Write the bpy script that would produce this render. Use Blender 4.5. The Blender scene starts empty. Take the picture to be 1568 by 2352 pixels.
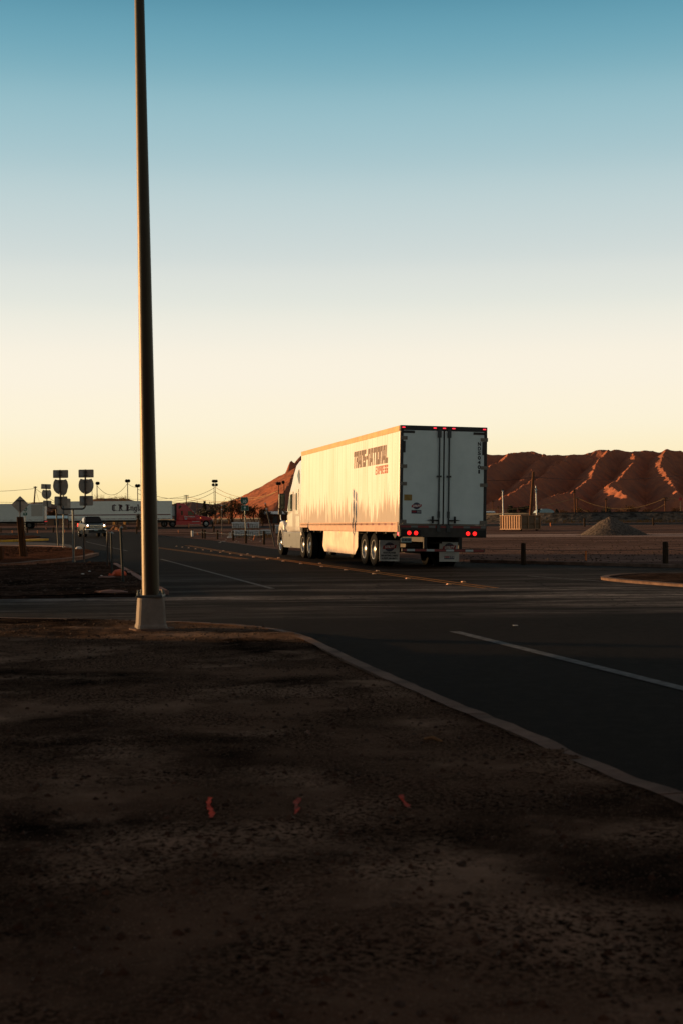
import bpy, bmesh, math, random
from mathutils import Vector, Matrix, noise
import numpy as np
random.seed(7)
R = math.radians
D = bpy.data
SC = bpy.context.scene
COL = SC.collection

# ------------------------------------------------------------------ camera
H_CAM = 1.36
F = 3267.0                                   # focal length in units of a 1568 x 2352 picture
cam_d = D.cameras.new('Camera'); cam = D.objects.new('Camera', cam_d); COL.objects.link(cam)
cam_d.sensor_fit = 'HORIZONTAL'; cam_d.sensor_width = 24.0; cam_d.lens = 50.0
cam_d.clip_start = 0.1; cam_d.clip_end = 20000
cam_d.dof.use_dof = True; cam_d.dof.focus_distance = 45; cam_d.dof.aperture_fstop = 5.0
CM = Matrix.Translation((0, 0, H_CAM)) @ Matrix.Rotation(R(90 + 0.438), 4, 'X') @ Matrix.Rotation(R(-0.5), 4, 'Z')
cam.matrix_world = CM
SC.camera = cam

# ------------------------------------------------------------------ light
SUN_EL, SUN_AZ = R(5.0), R(20.0)             # low sun on the left, 25 degrees beyond square to the view
SUN_DIR = Vector((-math.cos(SUN_AZ) * math.cos(SUN_EL), math.sin(SUN_AZ) * math.cos(SUN_EL), math.sin(SUN_EL)))
sun_d = D.lights.new('Sun', 'SUN'); sun = D.objects.new('Sun', sun_d); COL.objects.link(sun)
sun_d.energy = 5.0; sun_d.angle = R(0.5); sun_d.color = (1.0, 0.57, 0.24)
sun.rotation_euler = SUN_DIR.to_track_quat('Z', 'Y').to_euler()

def lin(r, g, b):
    f = lambda c: (c / 255 / 12.92) if c / 255 <= .04045 else ((c / 255 + .055) / 1.055) ** 2.4
    return (f(r), f(g), f(b), 1)

world = D.worlds.new('World'); SC.world = world; world.use_nodes = True
nt = world.node_tree; N = nt.nodes; L = nt.links; N.clear()
out = N.new('ShaderNodeOutputWorld'); bg = N.new('ShaderNodeBackground'); bg.inputs[1].default_value = 0.1
sky = N.new('ShaderNodeTexSky'); sky.sky_type = 'NISHITA'; sky.sun_disc = False
sky.sun_elevation = SUN_EL; sky.sun_rotation = math.atan2(SUN_DIR.x, SUN_DIR.y)
sky.air_density = 1.0; sky.dust_density = 1.0
tc = N.new('ShaderNodeTexCoord'); sx = N.new('ShaderNodeSeparateXYZ'); L.new(tc.outputs['Generated'], sx.inputs[0])
ramp = N.new('ShaderNodeValToRGB'); ramp.color_ramp.interpolation = 'CARDINAL'
L.new(sx.outputs['Z'], ramp.inputs[0])
stops = [(0.000, (254, 224, 156)), (0.016, (254, 228, 166)), (0.033, (255, 235, 186)), (0.062, (254, 242, 211)), (0.092, (253, 243, 222)), (0.122, (248, 241, 225)), (0.150, (232, 233, 223)),
         (0.181, (213, 221, 218)), (0.238, (179, 204, 209)), (0.293, (137, 182, 195)), (0.345, (90, 149, 170)), (0.42, (76, 114, 130)), (0.55, (100, 106, 107)), (1.0, (112, 102, 98))]
cr = ramp.color_ramp
while len(cr.elements) < len(stops): cr.elements.new(0.5)
for e, (p, c) in zip(cr.elements, stops): e.position = p; e.color = lin(*c)
vm = N.new('ShaderNodeVectorMath'); vm.operation = 'SCALE'; vm.inputs['Scale'].default_value = 7.25
L.new(ramp.outputs[0], vm.inputs[0])
# the half of the sky turned away from the sunset is dimmer
dt = N.new('ShaderNodeVectorMath'); dt.operation = 'DOT_PRODUCT'; dt.inputs[1].default_value = (-0.42, 0.9, 0)
L.new(tc.outputs['Generated'], dt.inputs[0])
mr = N.new('ShaderNodeMapRange'); mr.inputs['From Min'].default_value = -0.6; mr.inputs['From Max'].default_value = 0.7
mr.inputs['To Min'].default_value = 0.6; mr.inputs['To Max'].default_value = 1.0; mr.interpolation_type = 'SMOOTHSTEP'
L.new(dt.outputs['Value'], mr.inputs[0])
v2 = N.new('ShaderNodeVectorMath'); v2.operation = 'SCALE'; L.new(vm.outputs[0], v2.inputs[0]); L.new(mr.outputs[0], v2.inputs['Scale'])
mx = N.new('ShaderNodeMixRGB'); mx.inputs[0].default_value = 0.06
L.new(v2.outputs[0], mx.inputs[1]); L.new(sky.outputs[0], mx.inputs[2])
L.new(mx.outputs[0], bg.inputs[0]); L.new(bg.outputs[0], out.inputs[0])
SC.view_settings.view_transform = 'Standard'; SC.view_settings.look = 'None'
SC.view_settings.exposure = 0.5; SC.view_settings.gamma = 1.0

# ------------------------------------------------------------------ measuring helpers
GP = [(-400, 0.0), (110, 0.0), (225, 0.9), (262, 1.25), (600, 2.6), (1500, 7.0), (6000, 20.0)]
def g(y):
    for (a, za), (b, zb) in zip(GP, GP[1:]):
        if y <= b: return za + (zb - za) * (y - a) / (b - a)
    return GP[-1][1]
R3 = CM.to_3x3()
def ray(u, v): return R3 @ Vector(((u - 784) / F, -(v - 1176) / F, -1))
def at(u, v, y):
    d = ray(u, v); t = y / d.y
    return Vector((d.x * t, y, H_CAM + d.z * t))
def P(u, v, dz=0.0):                         # where the sight line through (u, v) meets the ground
    d = ray(u, v)
    lo, hi = 1.0, 5000.0
    for _ in range(60):
        m = (lo + hi) / 2
        if H_CAM + d.z * m / d.y > g(m) + dz: lo = m
        else: hi = m
    return Vector((d.x * lo / d.y, lo, g(lo) + dz))
def bear(u, y): return at(u, 1200, y).x      # sideways position at distance y

# ------------------------------------------------------------------ materials
def M(name, col, rough=.6, metal=0., var=.0, scale=6., bump=0., bscale=60., col2=None, emit=None, estr=1., stretch=None, spec=.5, detail=6., lo=.35, hi=.65, coat=0., alpha=None):
    m = D.materials.new(name); m.use_nodes = True; t = m.node_tree; b = t.nodes['Principled BSDF']
    b.inputs['Base Color'].default_value = (*col, 1); b.inputs['Roughness'].default_value = rough
    b.inputs['Metallic'].default_value = metal; b.inputs['Specular IOR Level'].default_value = (0.05 if rough >= .84 and spec == .5 else spec)
    b.inputs['Coat Weight'].default_value = coat
    if emit: b.inputs['Emission Color'].default_value = (*emit, 1); b.inputs['Emission Strength'].default_value = estr
    c = t.nodes.new('ShaderNodeTexCoord'); mp = t.nodes.new('ShaderNodeMapping'); t.links.new(c.outputs['Object'], mp.inputs[0])
    if stretch: mp.inputs['Scale'].default_value = stretch
    if var or col2:
        n = t.nodes.new('ShaderNodeTexNoise'); n.inputs['Scale'].default_value = scale; n.inputs['Detail'].default_value = detail
        n.inputs['Roughness'].default_value = .65
        t.links.new(mp.outputs[0], n.inputs[0])
        q = t.nodes.new('ShaderNodeMapRange'); q.inputs['From Min'].default_value = lo; q.inputs['From Max'].default_value = hi
        t.links.new(n.outputs[0], q.inputs[0])
        mxx = t.nodes.new('ShaderNodeMixRGB'); t.links.new(q.outputs[0], mxx.inputs[0])
        c2 = col2 if col2 else tuple(x * (1 - var) for x in col)
        mxx.inputs[1].default_value = (*c2, 1); mxx.inputs[2].default_value = (*col, 1)
        t.links.new(mxx.outputs[0], b.inputs['Base Color'])
    if bump:
        n2 = t.nodes.new('ShaderNodeTexNoise'); n2.inputs['Scale'].default_value = bscale; n2.inputs['Detail'].default_value = 8
        t.links.new(mp.outputs[0], n2.inputs[0])
        bp = t.nodes.new('ShaderNodeBump'); bp.inputs['Strength'].default_value = 1; bp.inputs['Distance'].default_value = bump
        t.links.new(n2.outputs[0], bp.inputs['Height']); t.links.new(bp.outputs[0], b.inputs['Normal'])
    return m

def ground_mat(name, base, dark, pale, patch=.35, fine=9., bump=.03, rough=.95, streak=None):
    """bare earth: broad pale and dark patches, coarse dark litter, fine grit"""
    m = D.materials.new(name); m.use_nodes = True; t = m.node_tree; b = t.nodes['Principled BSDF']
    b.inputs['Roughness'].default_value = rough; b.inputs['Specular IOR Level'].default_value = 0
    c = t.nodes.new('ShaderNodeTexCoord'); mp = t.nodes.new('ShaderNodeMapping'); t.links.new(c.outputs['Object'], mp.inputs[0])
    if streak: mp.inputs['Scale'].default_value = streak
    def nz(s, d, lo, hi, off=0):
        k = t.nodes.new('ShaderNodeTexNoise'); k.inputs['Scale'].default_value = s; k.inputs['Detail'].default_value = d; k.inputs['Roughness'].default_value = .62
        if off:
            a = t.nodes.new('ShaderNodeVectorMath'); a.inputs[1].default_value = (off, off * 2, 0); t.links.new(mp.outputs[0], a.inputs[0]); t.links.new(a.outputs[0], k.inputs[0])
        else: t.links.new(mp.outputs[0], k.inputs[0])
        q = t.nodes.new('ShaderNodeMapRange'); q.inputs['From Min'].default_value = lo; q.inputs['From Max'].default_value = hi; t.links.new(k.outputs[0], q.inputs[0])
        return q.outputs[0], k.outputs[0]
    def mix(f, a, bb):
        k = t.nodes.new('ShaderNodeMixRGB'); t.links.new(f, k.inputs[0])
        for i, x in ((1, a), (2, bb)):
            if isinstance(x, tuple): k.inputs[i].default_value = (*x, 1)
            else: t.links.new(x, k.inputs[i])
        return k.outputs[0]
    f1, _ = nz(patch, 5, .36, .54); c1 = mix(f1, dark, base)
    f2, _ = nz(patch * 1.9, 6, .52, .68, 7.3); c2 = mix(f2, c1, pale)
    f3, r3 = nz(fine, 4, .42, .52, 3.1); f5, _ = nz(patch * 3.2, 4, .44, .60, 11.7)
    k5 = t.nodes.new('ShaderNodeMath'); k5.operation = 'MAXIMUM'; t.links.new(f3, k5.inputs[0]); t.links.new(f5, k5.inputs[1])
    c3 = mix(k5.outputs[0], dark, c2)
    f4, r4 = nz(fine * 2.2, 6, .60, .74, 1.7); c4 = mix(f4, c3, tuple(x * 1.9 for x in pale))
    t.links.new(c4, b.inputs['Base Color'])
    ad = t.nodes.new('ShaderNodeMath'); ad.operation = 'ADD'; t.links.new(r3, ad.inputs[0]); t.links.new(r4, ad.inputs[1])
    bp = t.nodes.new('ShaderNodeBump'); bp.inputs['Strength'].default_value = 1; bp.inputs['Distance'].default_value = bump
    t.links.new(ad.outputs[0], bp.inputs['Height']); t.links.new(bp.outputs[0], b.inputs['Normal'])
    return m

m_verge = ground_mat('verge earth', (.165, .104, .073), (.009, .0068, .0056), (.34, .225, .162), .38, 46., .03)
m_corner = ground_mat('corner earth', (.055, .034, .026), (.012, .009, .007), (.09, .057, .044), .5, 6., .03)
m_field = ground_mat('field earth', (.175, .108, .088), (.075, .047, .039), (.26, .168, .138), .12, 2.2, .05, streak=(.35, 1, 1))
m_bark = ground_mat('wood bark mulch', (.10, .047, .030), (.02, .011, .008), (.14, .066, .043), .8, 11., .05)
m_desert = ground_mat('desert scrub', (.075, .046, .036), (.030, .021, .017), (.11, .065, .05), .02, .12, .5)

def asphalt_mat():
    m = D.materials.new('worn asphalt'); m.use_nodes = True; t = m.node_tree; b = t.nodes['Principled BSDF']
    b.inputs['Roughness'].default_value = .9; b.inputs['Specular IOR Level'].default_value = .02
    c = t.nodes.new('ShaderNodeTexCoord')
    def nz(sc, d, lo, hi, st):
        mp = t.nodes.new('ShaderNodeMapping'); mp.inputs['Scale'].default_value = st; t.links.new(c.outputs['Object'], mp.inputs[0])
        k = t.nodes.new('ShaderNodeTexNoise'); k.inputs['Scale'].default_value = sc; k.inputs['Detail'].default_value = d; k.inputs['Roughness'].default_value = .65
        t.links.new(mp.outputs[0], k.inputs[0])
        q = t.nodes.new('ShaderNodeMapRange'); q.inputs['From Min'].default_value = lo; q.inputs['From Max'].default_value = hi; t.links.new(k.outputs[0], q.inputs[0])
        return q.outputs[0], k.outputs[0]
    def mul(a, bb):
        k = t.nodes.new('ShaderNodeMath'); k.operation = 'MULTIPLY'; t.links.new(a, k.inputs[0]); t.links.new(bb, k.inputs[1]); return k.outputs[0]
    def mix(f, a, bb):
        k = t.nodes.new('ShaderNodeMixRGB'); t.links.new(f, k.inputs[0])
        for i, x in ((1, a), (2, bb)):
            if isinstance(x, tuple): k.inputs[i].default_value = (*x, 1)
            else: t.links.new(x, k.inputs[i])
        return k.outputs[0]
    f1, _ = nz(.35, 6, .4, .65, (1, 1, 1))
    base = mix(f1, (.0054, .0036, .0029), (.0098, .0072, .0063))
    # tracked-out dust where vehicles turn across the junction (a band of ground, 20 to 36 m out)
    sp = t.nodes.new('ShaderNodeSeparateXYZ'); t.links.new(c.outputs['Object'], sp.inputs[0])
    def band(sock, pts):
        k = t.nodes.new('ShaderNodeValToRGB'); k.color_ramp.interpolation = 'EASE'
        q = t.nodes.new('ShaderNodeMapRange'); q.inputs['From Min'].default_value = 0; q.inputs['From Max'].default_value = 60; t.links.new(sock, q.inputs[0])
        while len(k.color_ramp.elements) < len(pts): k.color_ramp.elements.new(.5)
        for e, (p, v) in zip(k.color_ramp.elements, pts): e.position = p / 60; e.color = (v, v, v, 1)
        t.links.new(q.outputs[0], k.inputs[0]); return k.outputs[0]
    bd = band(sp.outputs['Y'], [(19, 0), (22.5, .55), (24.6, 1), (28, .8), (36, .25), (46, 0)])
    f2, _ = nz(.55, 7, .44, .66, (.16, 1.1, 1))
    f3, _ = nz(2.6, 6, .35, .7, (.25, 1.2, 1))
    dust = mul(mul(bd, f2), f3)
    c2 = mix(dust, base, (.42, .37, .35))
    # fine cracks and darker patched areas
    wv = t.nodes.new('ShaderNodeTexNoise'); wv.inputs['Scale'].default_value = 1.1; wv.inputs['Detail'].default_value = 5; t.links.new(c.outputs['Object'], wv.inputs[0])
    wa = t.nodes.new('ShaderNodeMixRGB'); wa.blend_type = 'ADD'; wa.inputs[0].default_value = 1.0; t.links.new(c.outputs['Object'], wa.inputs[1]); t.links.new(wv.outputs[1], wa.inputs[2])
    vo = t.nodes.new('ShaderNodeTexVoronoi'); vo.feature = 'DISTANCE_TO_EDGE'; vo.inputs['Scale'].default_value = .23; t.links.new(wa.outputs[0], vo.inputs[0])
    cq = t.nodes.new('ShaderNodeMapRange'); cq.inputs['From Min'].default_value = .002; cq.inputs['From Max'].default_value = .006; cq.inputs['To Min'].default_value = .8; cq.inputs['To Max'].default_value = 0; t.links.new(vo.outputs[0], cq.inputs[0])
    c2 = mix(cq.outputs[0], c2, (.004, .0035, .0032))
    f7, _ = nz(.12, 3, .56, .60, (1, .5, 1)); k7 = t.nodes.new('ShaderNodeMath'); k7.operation = 'MULTIPLY'; k7.inputs[1].default_value = .45; t.links.new(f7, k7.inputs[0])
    c2 = mix(k7.outputs[0], c2, (.005, .0038, .0034))
    f4, r4 = nz(95, 4, .58, .74, (1, 1, 1))
    f8, _ = nz(7, 8, .46, .62, (1, 1, 1)); k8 = t.nodes.new('ShaderNodeMath'); k8.operation = 'MULTIPLY'; k8.inputs[1].default_value = .55; t.links.new(f8, k8.inputs[0])
    c2 = mix(k8.outputs[0], c2, (.017, .0128, .0110))
    c3 = mix(f4, c2, (.060, .047, .042))
    t.links.new(c3, b.inputs['Base Color'])
    _, r5 = nz(160, 3, 0, 1, (1, 1, 1))
    bp = t.nodes.new('ShaderNodeBump'); bp.inputs['Strength'].default_value = .8; bp.inputs['Distance'].default_value = .006
    t.links.new(r5, bp.inputs['Height']); t.links.new(bp.outputs[0], b.inputs['Normal'])
    return m
m_asphalt = asphalt_mat()

def rock_mat(name, c1, c2, sc, bump):
    return M(name, c1, .95, col2=c2, scale=sc, bump=bump, bscale=sc * 3, spec=0, detail=10, lo=.3, hi=.7)
m_mtn = rock_mat('red desert rock', (.44, .145, .075), (.24, .105, .076), .03, 4.0)
m_hill = rock_mat('far hill rock', (.24, .14, .11), (.16, .095, .078), .01, 3.0)
m_conc = M('pale concrete', (.30, .26, .225), .9, var=.3, scale=5, bump=.004, bscale=60)
m_kerb = M('kerb concrete', (.18, .115, .09), .9, var=.55, scale=2.2, bump=.01, bscale=25)
m_redkerb = M('rose kerb concrete', (.30, .17, .14), .9, var=.35, scale=3, bump=.006, bscale=40)
m_ykerb = M('yellow kerb paint', (.88, .42, .018), .75, var=.35, scale=3)
m_white_line = M('worn white road paint', (.13, .13, .135), .85, var=.7, scale=9, lo=.3, hi=.6)
m_yellow_line = M('worn yellow road paint', (.36, .155, .035), .85, var=.7, scale=7, lo=.3, hi=.6)
m_stud = M('amber reflector', (.75, .36, .13), .35)
m_galv = M('galvanised steel', (.11, .13, .135), .50, .55, var=.35, scale=7, spec=.5)
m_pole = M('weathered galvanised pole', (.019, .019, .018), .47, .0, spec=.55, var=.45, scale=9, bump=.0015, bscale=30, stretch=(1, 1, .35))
m_dark_steel = M('dark weathered steel', (.045, .04, .038), .6, .5, var=.3, scale=8)
m_alu = M('sign aluminium back', (.30, .245, .20), .55, .0, var=.25, scale=6)
m_alu_lt = M('pale sign aluminium back', (.46, .37, .30), .6, .1, var=.35, scale=5)
m_decal = M('pale sticker', (.35, .33, .31), .6, var=.3, scale=30)
m_green = M('green sign sheeting', (.006, .085, .048), .45)
m_signwhite = M('white sign sheeting', (.68, .70, .66), .45)
m_wood = M('weathered post timber', (.10, .046, .020), .9, col2=(.022, .012, .008), scale=7, stretch=(6, 6, .35), bump=.008, bscale=9)
m_post = M('dark round post timber', (.055, .034, .021), .9, col2=(.020, .014, .010), scale=7, stretch=(5, 5, .5), bump=.006, bscale=12)
m_pole_wood = M('utility pole timber', (.17, .075, .035), .9, col2=(.08, .038, .022), scale=3, stretch=(4, 4, .2))
m_wire = M('conductor wire', (.42, .25, .09), .5, .3)
m_orange = M('orange stake paint', (.75, .19, .03), .7, var=.25, scale=8)
m_orange_bag = M('orange woven bag', (.80, .115, .035), .75, var=.3, scale=9, bump=.01, bscale=14)
m_redpaint = M('faded red marking paint', (.60, .06, .03), .9, col2=(.20, .03, .02), scale=9, lo=.38, hi=.55)
m_black = M('black rubber', (.012, .012, .012), .85, var=.3, scale=20)
m_blackmetal = M('black chassis steel', (.014, .012, .011), .65, .2, var=.4, scale=5)
m_rim = M('aluminium wheel rim', (.42, .41, .39), .35, .7, var=.35, scale=8)
m_rim_dark = M('dull wheel rim', (.12, .105, .095), .5, .5, var=.3, scale=8)
m_chrome = M('polished chrome', (.60, .60, .60), .2, 1.)
m_glass = M('dark vehicle glass', (.008, .009, .010), .10, 0., spec=.25)
m_glass_lt = M('windscreen glass', (.020, .030, .028), .08, 0., spec=.4)
m_frame = M('dark door frame steel', (.030, .027, .026), .55, .2, var=.35, scale=8)
m_sill = M('dirty rear sill steel', (.060, .050, .042), .65, .2, var=.5, scale=4)
m_hinge = M('zinc hinge', (.19, .165, .14), .5, .45, var=.3, scale=20)
m_rod = M('lock rod steel', (.055, .06, .062), .5, .4, var=.25, scale=12)
m_red_light = M('lit red tail lamp', (.6, .01, .01), .3, emit=(1, .012, .01), estr=1.7)
m_red_small = M('lit red marker lamp', (.6, .02, .03), .3, emit=(1, .03, .05), estr=1.3)
m_amber_light = M('lit amber marker lamp', (.8, .35, .05), .3, emit=(1, .38, .05), estr=1.6)
m_head = M('lit headlamp', (.9, .8, .8), .2, emit=(1, .80, .74), estr=3.0)
m_turn = M('lit amber turn lamp', (.9, .4, .1), .3, emit=(1, .42, .08), estr=1.6)
m_tapered = M('red reflective tape', (.20, .012, .012), .4, var=.25, scale=14)
m_tapewhite = M('white reflective tape', (.40, .43, .42), .4, var=.25, scale=14)
m_toprail = M('yellowed top rail', (.66, .34, .10), .55, var=.3, scale=2)
m_botrail = M('dusty bottom rail', (.50, .29, .185), .6, .0, var=.28, scale=3)
m_skirt = M('dusty skirt panel', (.78, .60, .46), .6, var=.35, scale=1.6)
m_flap = M('white mud flap', (.62, .59, .55), .75, var=.35, scale=4)
m_letter = M('brown vinyl lettering', (.10, .042, .015), .6, var=.3, scale=6)
m_letter_red = M('red vinyl lettering', (.38, .062, .020), .6, var=.25, scale=6)
m_letter_blk = M('plain black lettering', (.012, .012, .013), .6)
m_navy = M('navy print', (.012, .020, .055), .6)
m_redprint = M('red print', (.36, .018, .020), .6)
m_yellow_lbl = M('yellow warning sticker', (.38, .22, .04), .6, var=.3, scale=20)
m_plate = M('licence plate', (.26, .34, .32), .5, var=.2, scale=20)
m_roof_w = M('trailer roof', (.7, .68, .64), .6)
m_plastic = M('plastic wrap', (.70, .69, .68), .35, var=.25, scale=5, bump=.02, bscale=8)
m_pallet = M('pallet timber', (.30, .17, .085), .85, var=.5, scale=6)
m_dump = M('tan dumpster paint', (.36, .17, .072), .65, var=.25, scale=2.5)
m_dump_dark = M('brown dumpster paint', (.15, .080, .035), .7, var=.25, scale=2.5)
m_gravel = M('grey gravel', (.16, .125, .105), .95, col2=(.045, .036, .031), scale=7, bump=.05, bscale=9, lo=.38, hi=.6)
m_ballast = M('railway ballast', (.115, .095, .080), .95, col2=(.022, .018, .016), scale=1.1, bump=.25, bscale=1.2, lo=.38, hi=.6)
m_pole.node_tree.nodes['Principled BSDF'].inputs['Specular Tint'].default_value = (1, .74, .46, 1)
m_slim = M('shaded slim post steel', (.045, .052, .050), .7, .0, var=.3, spec=.2)  # dark copy of the galvanised steel, the posts' shade put into its colour
m_rail = M('dark rails and sleepers', (.018, .013, .011), .7)
m_bark_w = M('bark and twigs', (.115, .058, .026), .9, var=.4, scale=4)
m_twig_dark = M('dark twigs', (.045, .028, .016), .9, var=.4, scale=4)
m_leaf_dark = M('dark evergreen foliage', (.050, .036, .018), .8, var=.5, scale=3)
m_leaf_brown = M('dry brown foliage', (.105, .050, .022), .85, var=.5, scale=3)
m_yucca = M('yucca leaves', (.050, .042, .022), .7, var=.4, scale=4)
m_yucca_dead = M('dead yucca skirt', (.16, .09, .045), .85, var=.4, scale=4)
m_gold = M('sunlit golden twigs', (.40, .22, .07), .9, var=.4, scale=4)  # the low sun's gold is put into the twig colour
m_grass = M('dry roadside grass', (.22, .12, .045), .9, var=.4, scale=3)
m_stone = M('brown boulder', (.20, .10, .055), .9, var=.45, scale=2.5, bump=.05, bscale=5)
m_pebble = M('loose stones', (.09, .062, .048), .9, var=.7, scale=2)
m_litter = M('white litter', (.6, .57, .54), .7, var=.2, scale=9)
m_redsign = M('red sign face', (.42, .012, .014), .5)
m_truck_red = M('red truck paint', (.46, .010, .015), .35, coat=.1)
m_truck_white = M('white truck paint', (.66, .64, .61), .26, var=.12, scale=1.2, coat=.5)
m_silver = M('silver side fairing', (.30, .30, .30), .3, .65, var=.25, scale=2)
m_pickup = M('black metallic paint', (.008, .007, .007), .36, .0, spec=.16)
m_pickup_lit = M('lit pickup roof', (.62, .58, .52), .25, coat=.6)
m_black_plastic = M('black plastic', (.015, .015, .015), .5)
m_white_plastic = M('white fairing plastic', (.5, .5, .48), .5)
m_house = M('stucco wall', (.22, .12, .075), .9, var=.2, scale=1)
m_bluemetal = M('pale blue metal roof', (.32, .44, .47), .45, .0, var=.25, scale=1.2)
m_whitemetal = M('pale metal roof', (.55, .54, .53), .5, var=.3, scale=.8)
m_darkwall = M('dark red wall', (.085, .03, .022), .9, var=.2, scale=1)
m_glass_side = M('bright side glass', (.30, .27, .22), .08, spec=.9)
m_mirror = M('mirror glass', (.03, .05, .05), .05, .6)
m_card = M('cardboard', (.34, .15, .06), .85, var=.4, scale=5)
m_door = None

def panel_mat(name, col, seam_axis, pitch, seam_col, grime_reflect=None, rough=.38, rows=None):
    """sheet-metal trailer side: joint lines every `pitch` metres, rows of rivets, and low streaks mixing road grime with painted-in reflections"""
    m = D.materials.new(name); m.use_nodes = True; t = m.node_tree; b = t.nodes['Principled BSDF']
    c = t.nodes.new('ShaderNodeTexCoord'); sp = t.nodes.new('ShaderNodeSeparateXYZ'); t.links.new(c.outputs['Object'], sp.inputs[0])
    def math_(op, a, bb=None):
        k = t.nodes.new('ShaderNodeMath'); k.operation = op
        for i, x in enumerate((a, bb)):
            if x is None: continue
            if isinstance(x, (int, float)): k.inputs[i].default_value = x
            else: t.links.new(x, k.inputs[i])
        return k.outputs[0]
    def mix(f, a, bb):
        k = t.nodes.new('ShaderNodeMixRGB')
        if isinstance(f, float): k.inputs[0].default_value = f
        else: t.links.new(f, k.inputs[0])
        for i, x in ((1, a), (2, bb)):
            if isinstance(x, tuple): k.inputs[i].default_value = (*x, 1)
            else: t.links.new(x, k.inputs[i])
        return k.outputs[0]
    s = sp.outputs[seam_axis]
    fr = math_('FRACT', math_('DIVIDE', math_('ADD', s, 200.0), pitch))
    seam = math_('LESS_THAN', fr, .035 if seam_axis == 'Y' else .10)
    n = t.nodes.new('ShaderNodeTexNoise'); n.inputs['Scale'].default_value = 1.4; n.inputs['Detail'].default_value = 6; t.links.new(c.outputs['Object'], n.inputs[0])
    c1 = mix(n.outputs[0], tuple(x * .86 for x in col), col)
    if rows:
        fz = math_('FRACT', math_('DIVIDE', math_('ADD', sp.outputs['Z'], 50.0), .10))
        rv = math_('MULTIPLY', math_('LESS_THAN', math_('FRACT', math_('DIVIDE', math_('ADD', math_('ADD', s, 200.0), -.28), pitch)), .05), math_('LESS_THAN', fz, .3))
        c1 = mix(math_('MULTIPLY', rv, .35), c1, seam_col)
    if grime_reflect:
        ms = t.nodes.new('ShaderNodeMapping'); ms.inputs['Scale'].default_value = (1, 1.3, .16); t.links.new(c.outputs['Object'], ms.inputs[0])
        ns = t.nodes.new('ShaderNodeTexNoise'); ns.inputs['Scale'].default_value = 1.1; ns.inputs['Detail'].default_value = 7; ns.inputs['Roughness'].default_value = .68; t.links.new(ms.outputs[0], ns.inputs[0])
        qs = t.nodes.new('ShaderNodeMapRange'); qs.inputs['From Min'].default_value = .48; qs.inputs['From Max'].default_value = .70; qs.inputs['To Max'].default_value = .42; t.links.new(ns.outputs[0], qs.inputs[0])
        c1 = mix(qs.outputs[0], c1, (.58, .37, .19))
    c2 = mix(math_('MULTIPLY', seam, .8), c1, seam_col)
    b.inputs['Roughness'].default_value = rough
    if grime_reflect:  # grey lower streaks: road grime plus dark reflections put into the colour
        z0, z1, dcol, amt = grime_reflect
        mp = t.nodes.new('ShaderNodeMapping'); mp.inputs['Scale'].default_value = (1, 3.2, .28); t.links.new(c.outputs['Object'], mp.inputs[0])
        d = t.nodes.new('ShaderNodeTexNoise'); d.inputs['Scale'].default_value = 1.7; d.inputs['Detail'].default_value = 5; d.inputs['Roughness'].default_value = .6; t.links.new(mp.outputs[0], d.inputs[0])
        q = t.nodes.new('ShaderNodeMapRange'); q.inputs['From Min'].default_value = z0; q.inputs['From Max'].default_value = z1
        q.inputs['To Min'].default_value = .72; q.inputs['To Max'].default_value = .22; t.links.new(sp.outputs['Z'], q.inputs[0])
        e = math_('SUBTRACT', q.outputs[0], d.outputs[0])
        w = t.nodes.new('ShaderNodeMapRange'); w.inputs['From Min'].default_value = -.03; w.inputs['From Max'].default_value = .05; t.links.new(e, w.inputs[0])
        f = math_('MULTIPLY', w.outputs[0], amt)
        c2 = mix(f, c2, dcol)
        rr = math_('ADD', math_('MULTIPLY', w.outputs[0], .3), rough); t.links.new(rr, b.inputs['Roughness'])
    t.links.new(c2, b.inputs['Base Color'])
    return m
m_side = panel_mat('white riveted trailer side', (.90, .80, .73), 'Y', .62, (.36, .20, .09), grime_reflect=(1.15, 2.75, (.25, .205, .17), .88), rough=.36, rows=True)
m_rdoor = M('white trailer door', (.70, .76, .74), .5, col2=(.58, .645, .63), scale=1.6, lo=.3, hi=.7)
def tape_mat(name, axis, pitch, duty, other, off=0.):
    m = D.materials.new(name); m.use_nodes = True; t = m.node_tree; b = t.nodes['Principled BSDF']; b.inputs['Roughness'].default_value = .4
    c = t.nodes.new('ShaderNodeTexCoord'); sp = t.nodes.new('ShaderNodeSeparateXYZ'); t.links.new(c.outputs['Object'], sp.inputs[0])
    last = sp.outputs[axis]
    for op, v in (('ADD', 100.0 + off), ('DIVIDE', pitch), ('FRACT', None), ('LESS_THAN', duty)):
        k = t.nodes.new('ShaderNodeMath'); k.operation = op; t.links.new(last, k.inputs[0])
        if v is not None: k.inputs[1].default_value = v
        last = k.outputs[0]
    x = t.nodes.new('ShaderNodeMixRGB'); t.links.new(last, x.inputs[0]); x.inputs[1].default_value = (*other, 1); x.inputs[2].default_value = (.20, .012, .012, 1)
    t.links.new(x.outputs[0], b.inputs['Base Color']); return m
m_tape_side = tape_mat('red and dusty side tape', 'Y', .78, .34, (.46, .27, .175))
m_tape_far = tape_mat('red and white side tape', 'Y', .98, .5, (.42, .40, .36))
m_tape_rear = tape_mat('red and grey rear tape', 'X', .52, .62, (.13, .13, .125), .08)
m_tape_guard = tape_mat('red and silver guard tape', 'X', .58, .60, (.38, .41, .40), .02)
m_side_cr = panel_mat('horizontally ribbed white trailer side', (.92, .88, .78), 'Z', .20, (.16, .15, .14), rough=.4)
m_side_l = panel_mat('dull ribbed trailer side', (.74, .72, .65), 'Z', .17, (.16, .15, .14), rough=.6)

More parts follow.
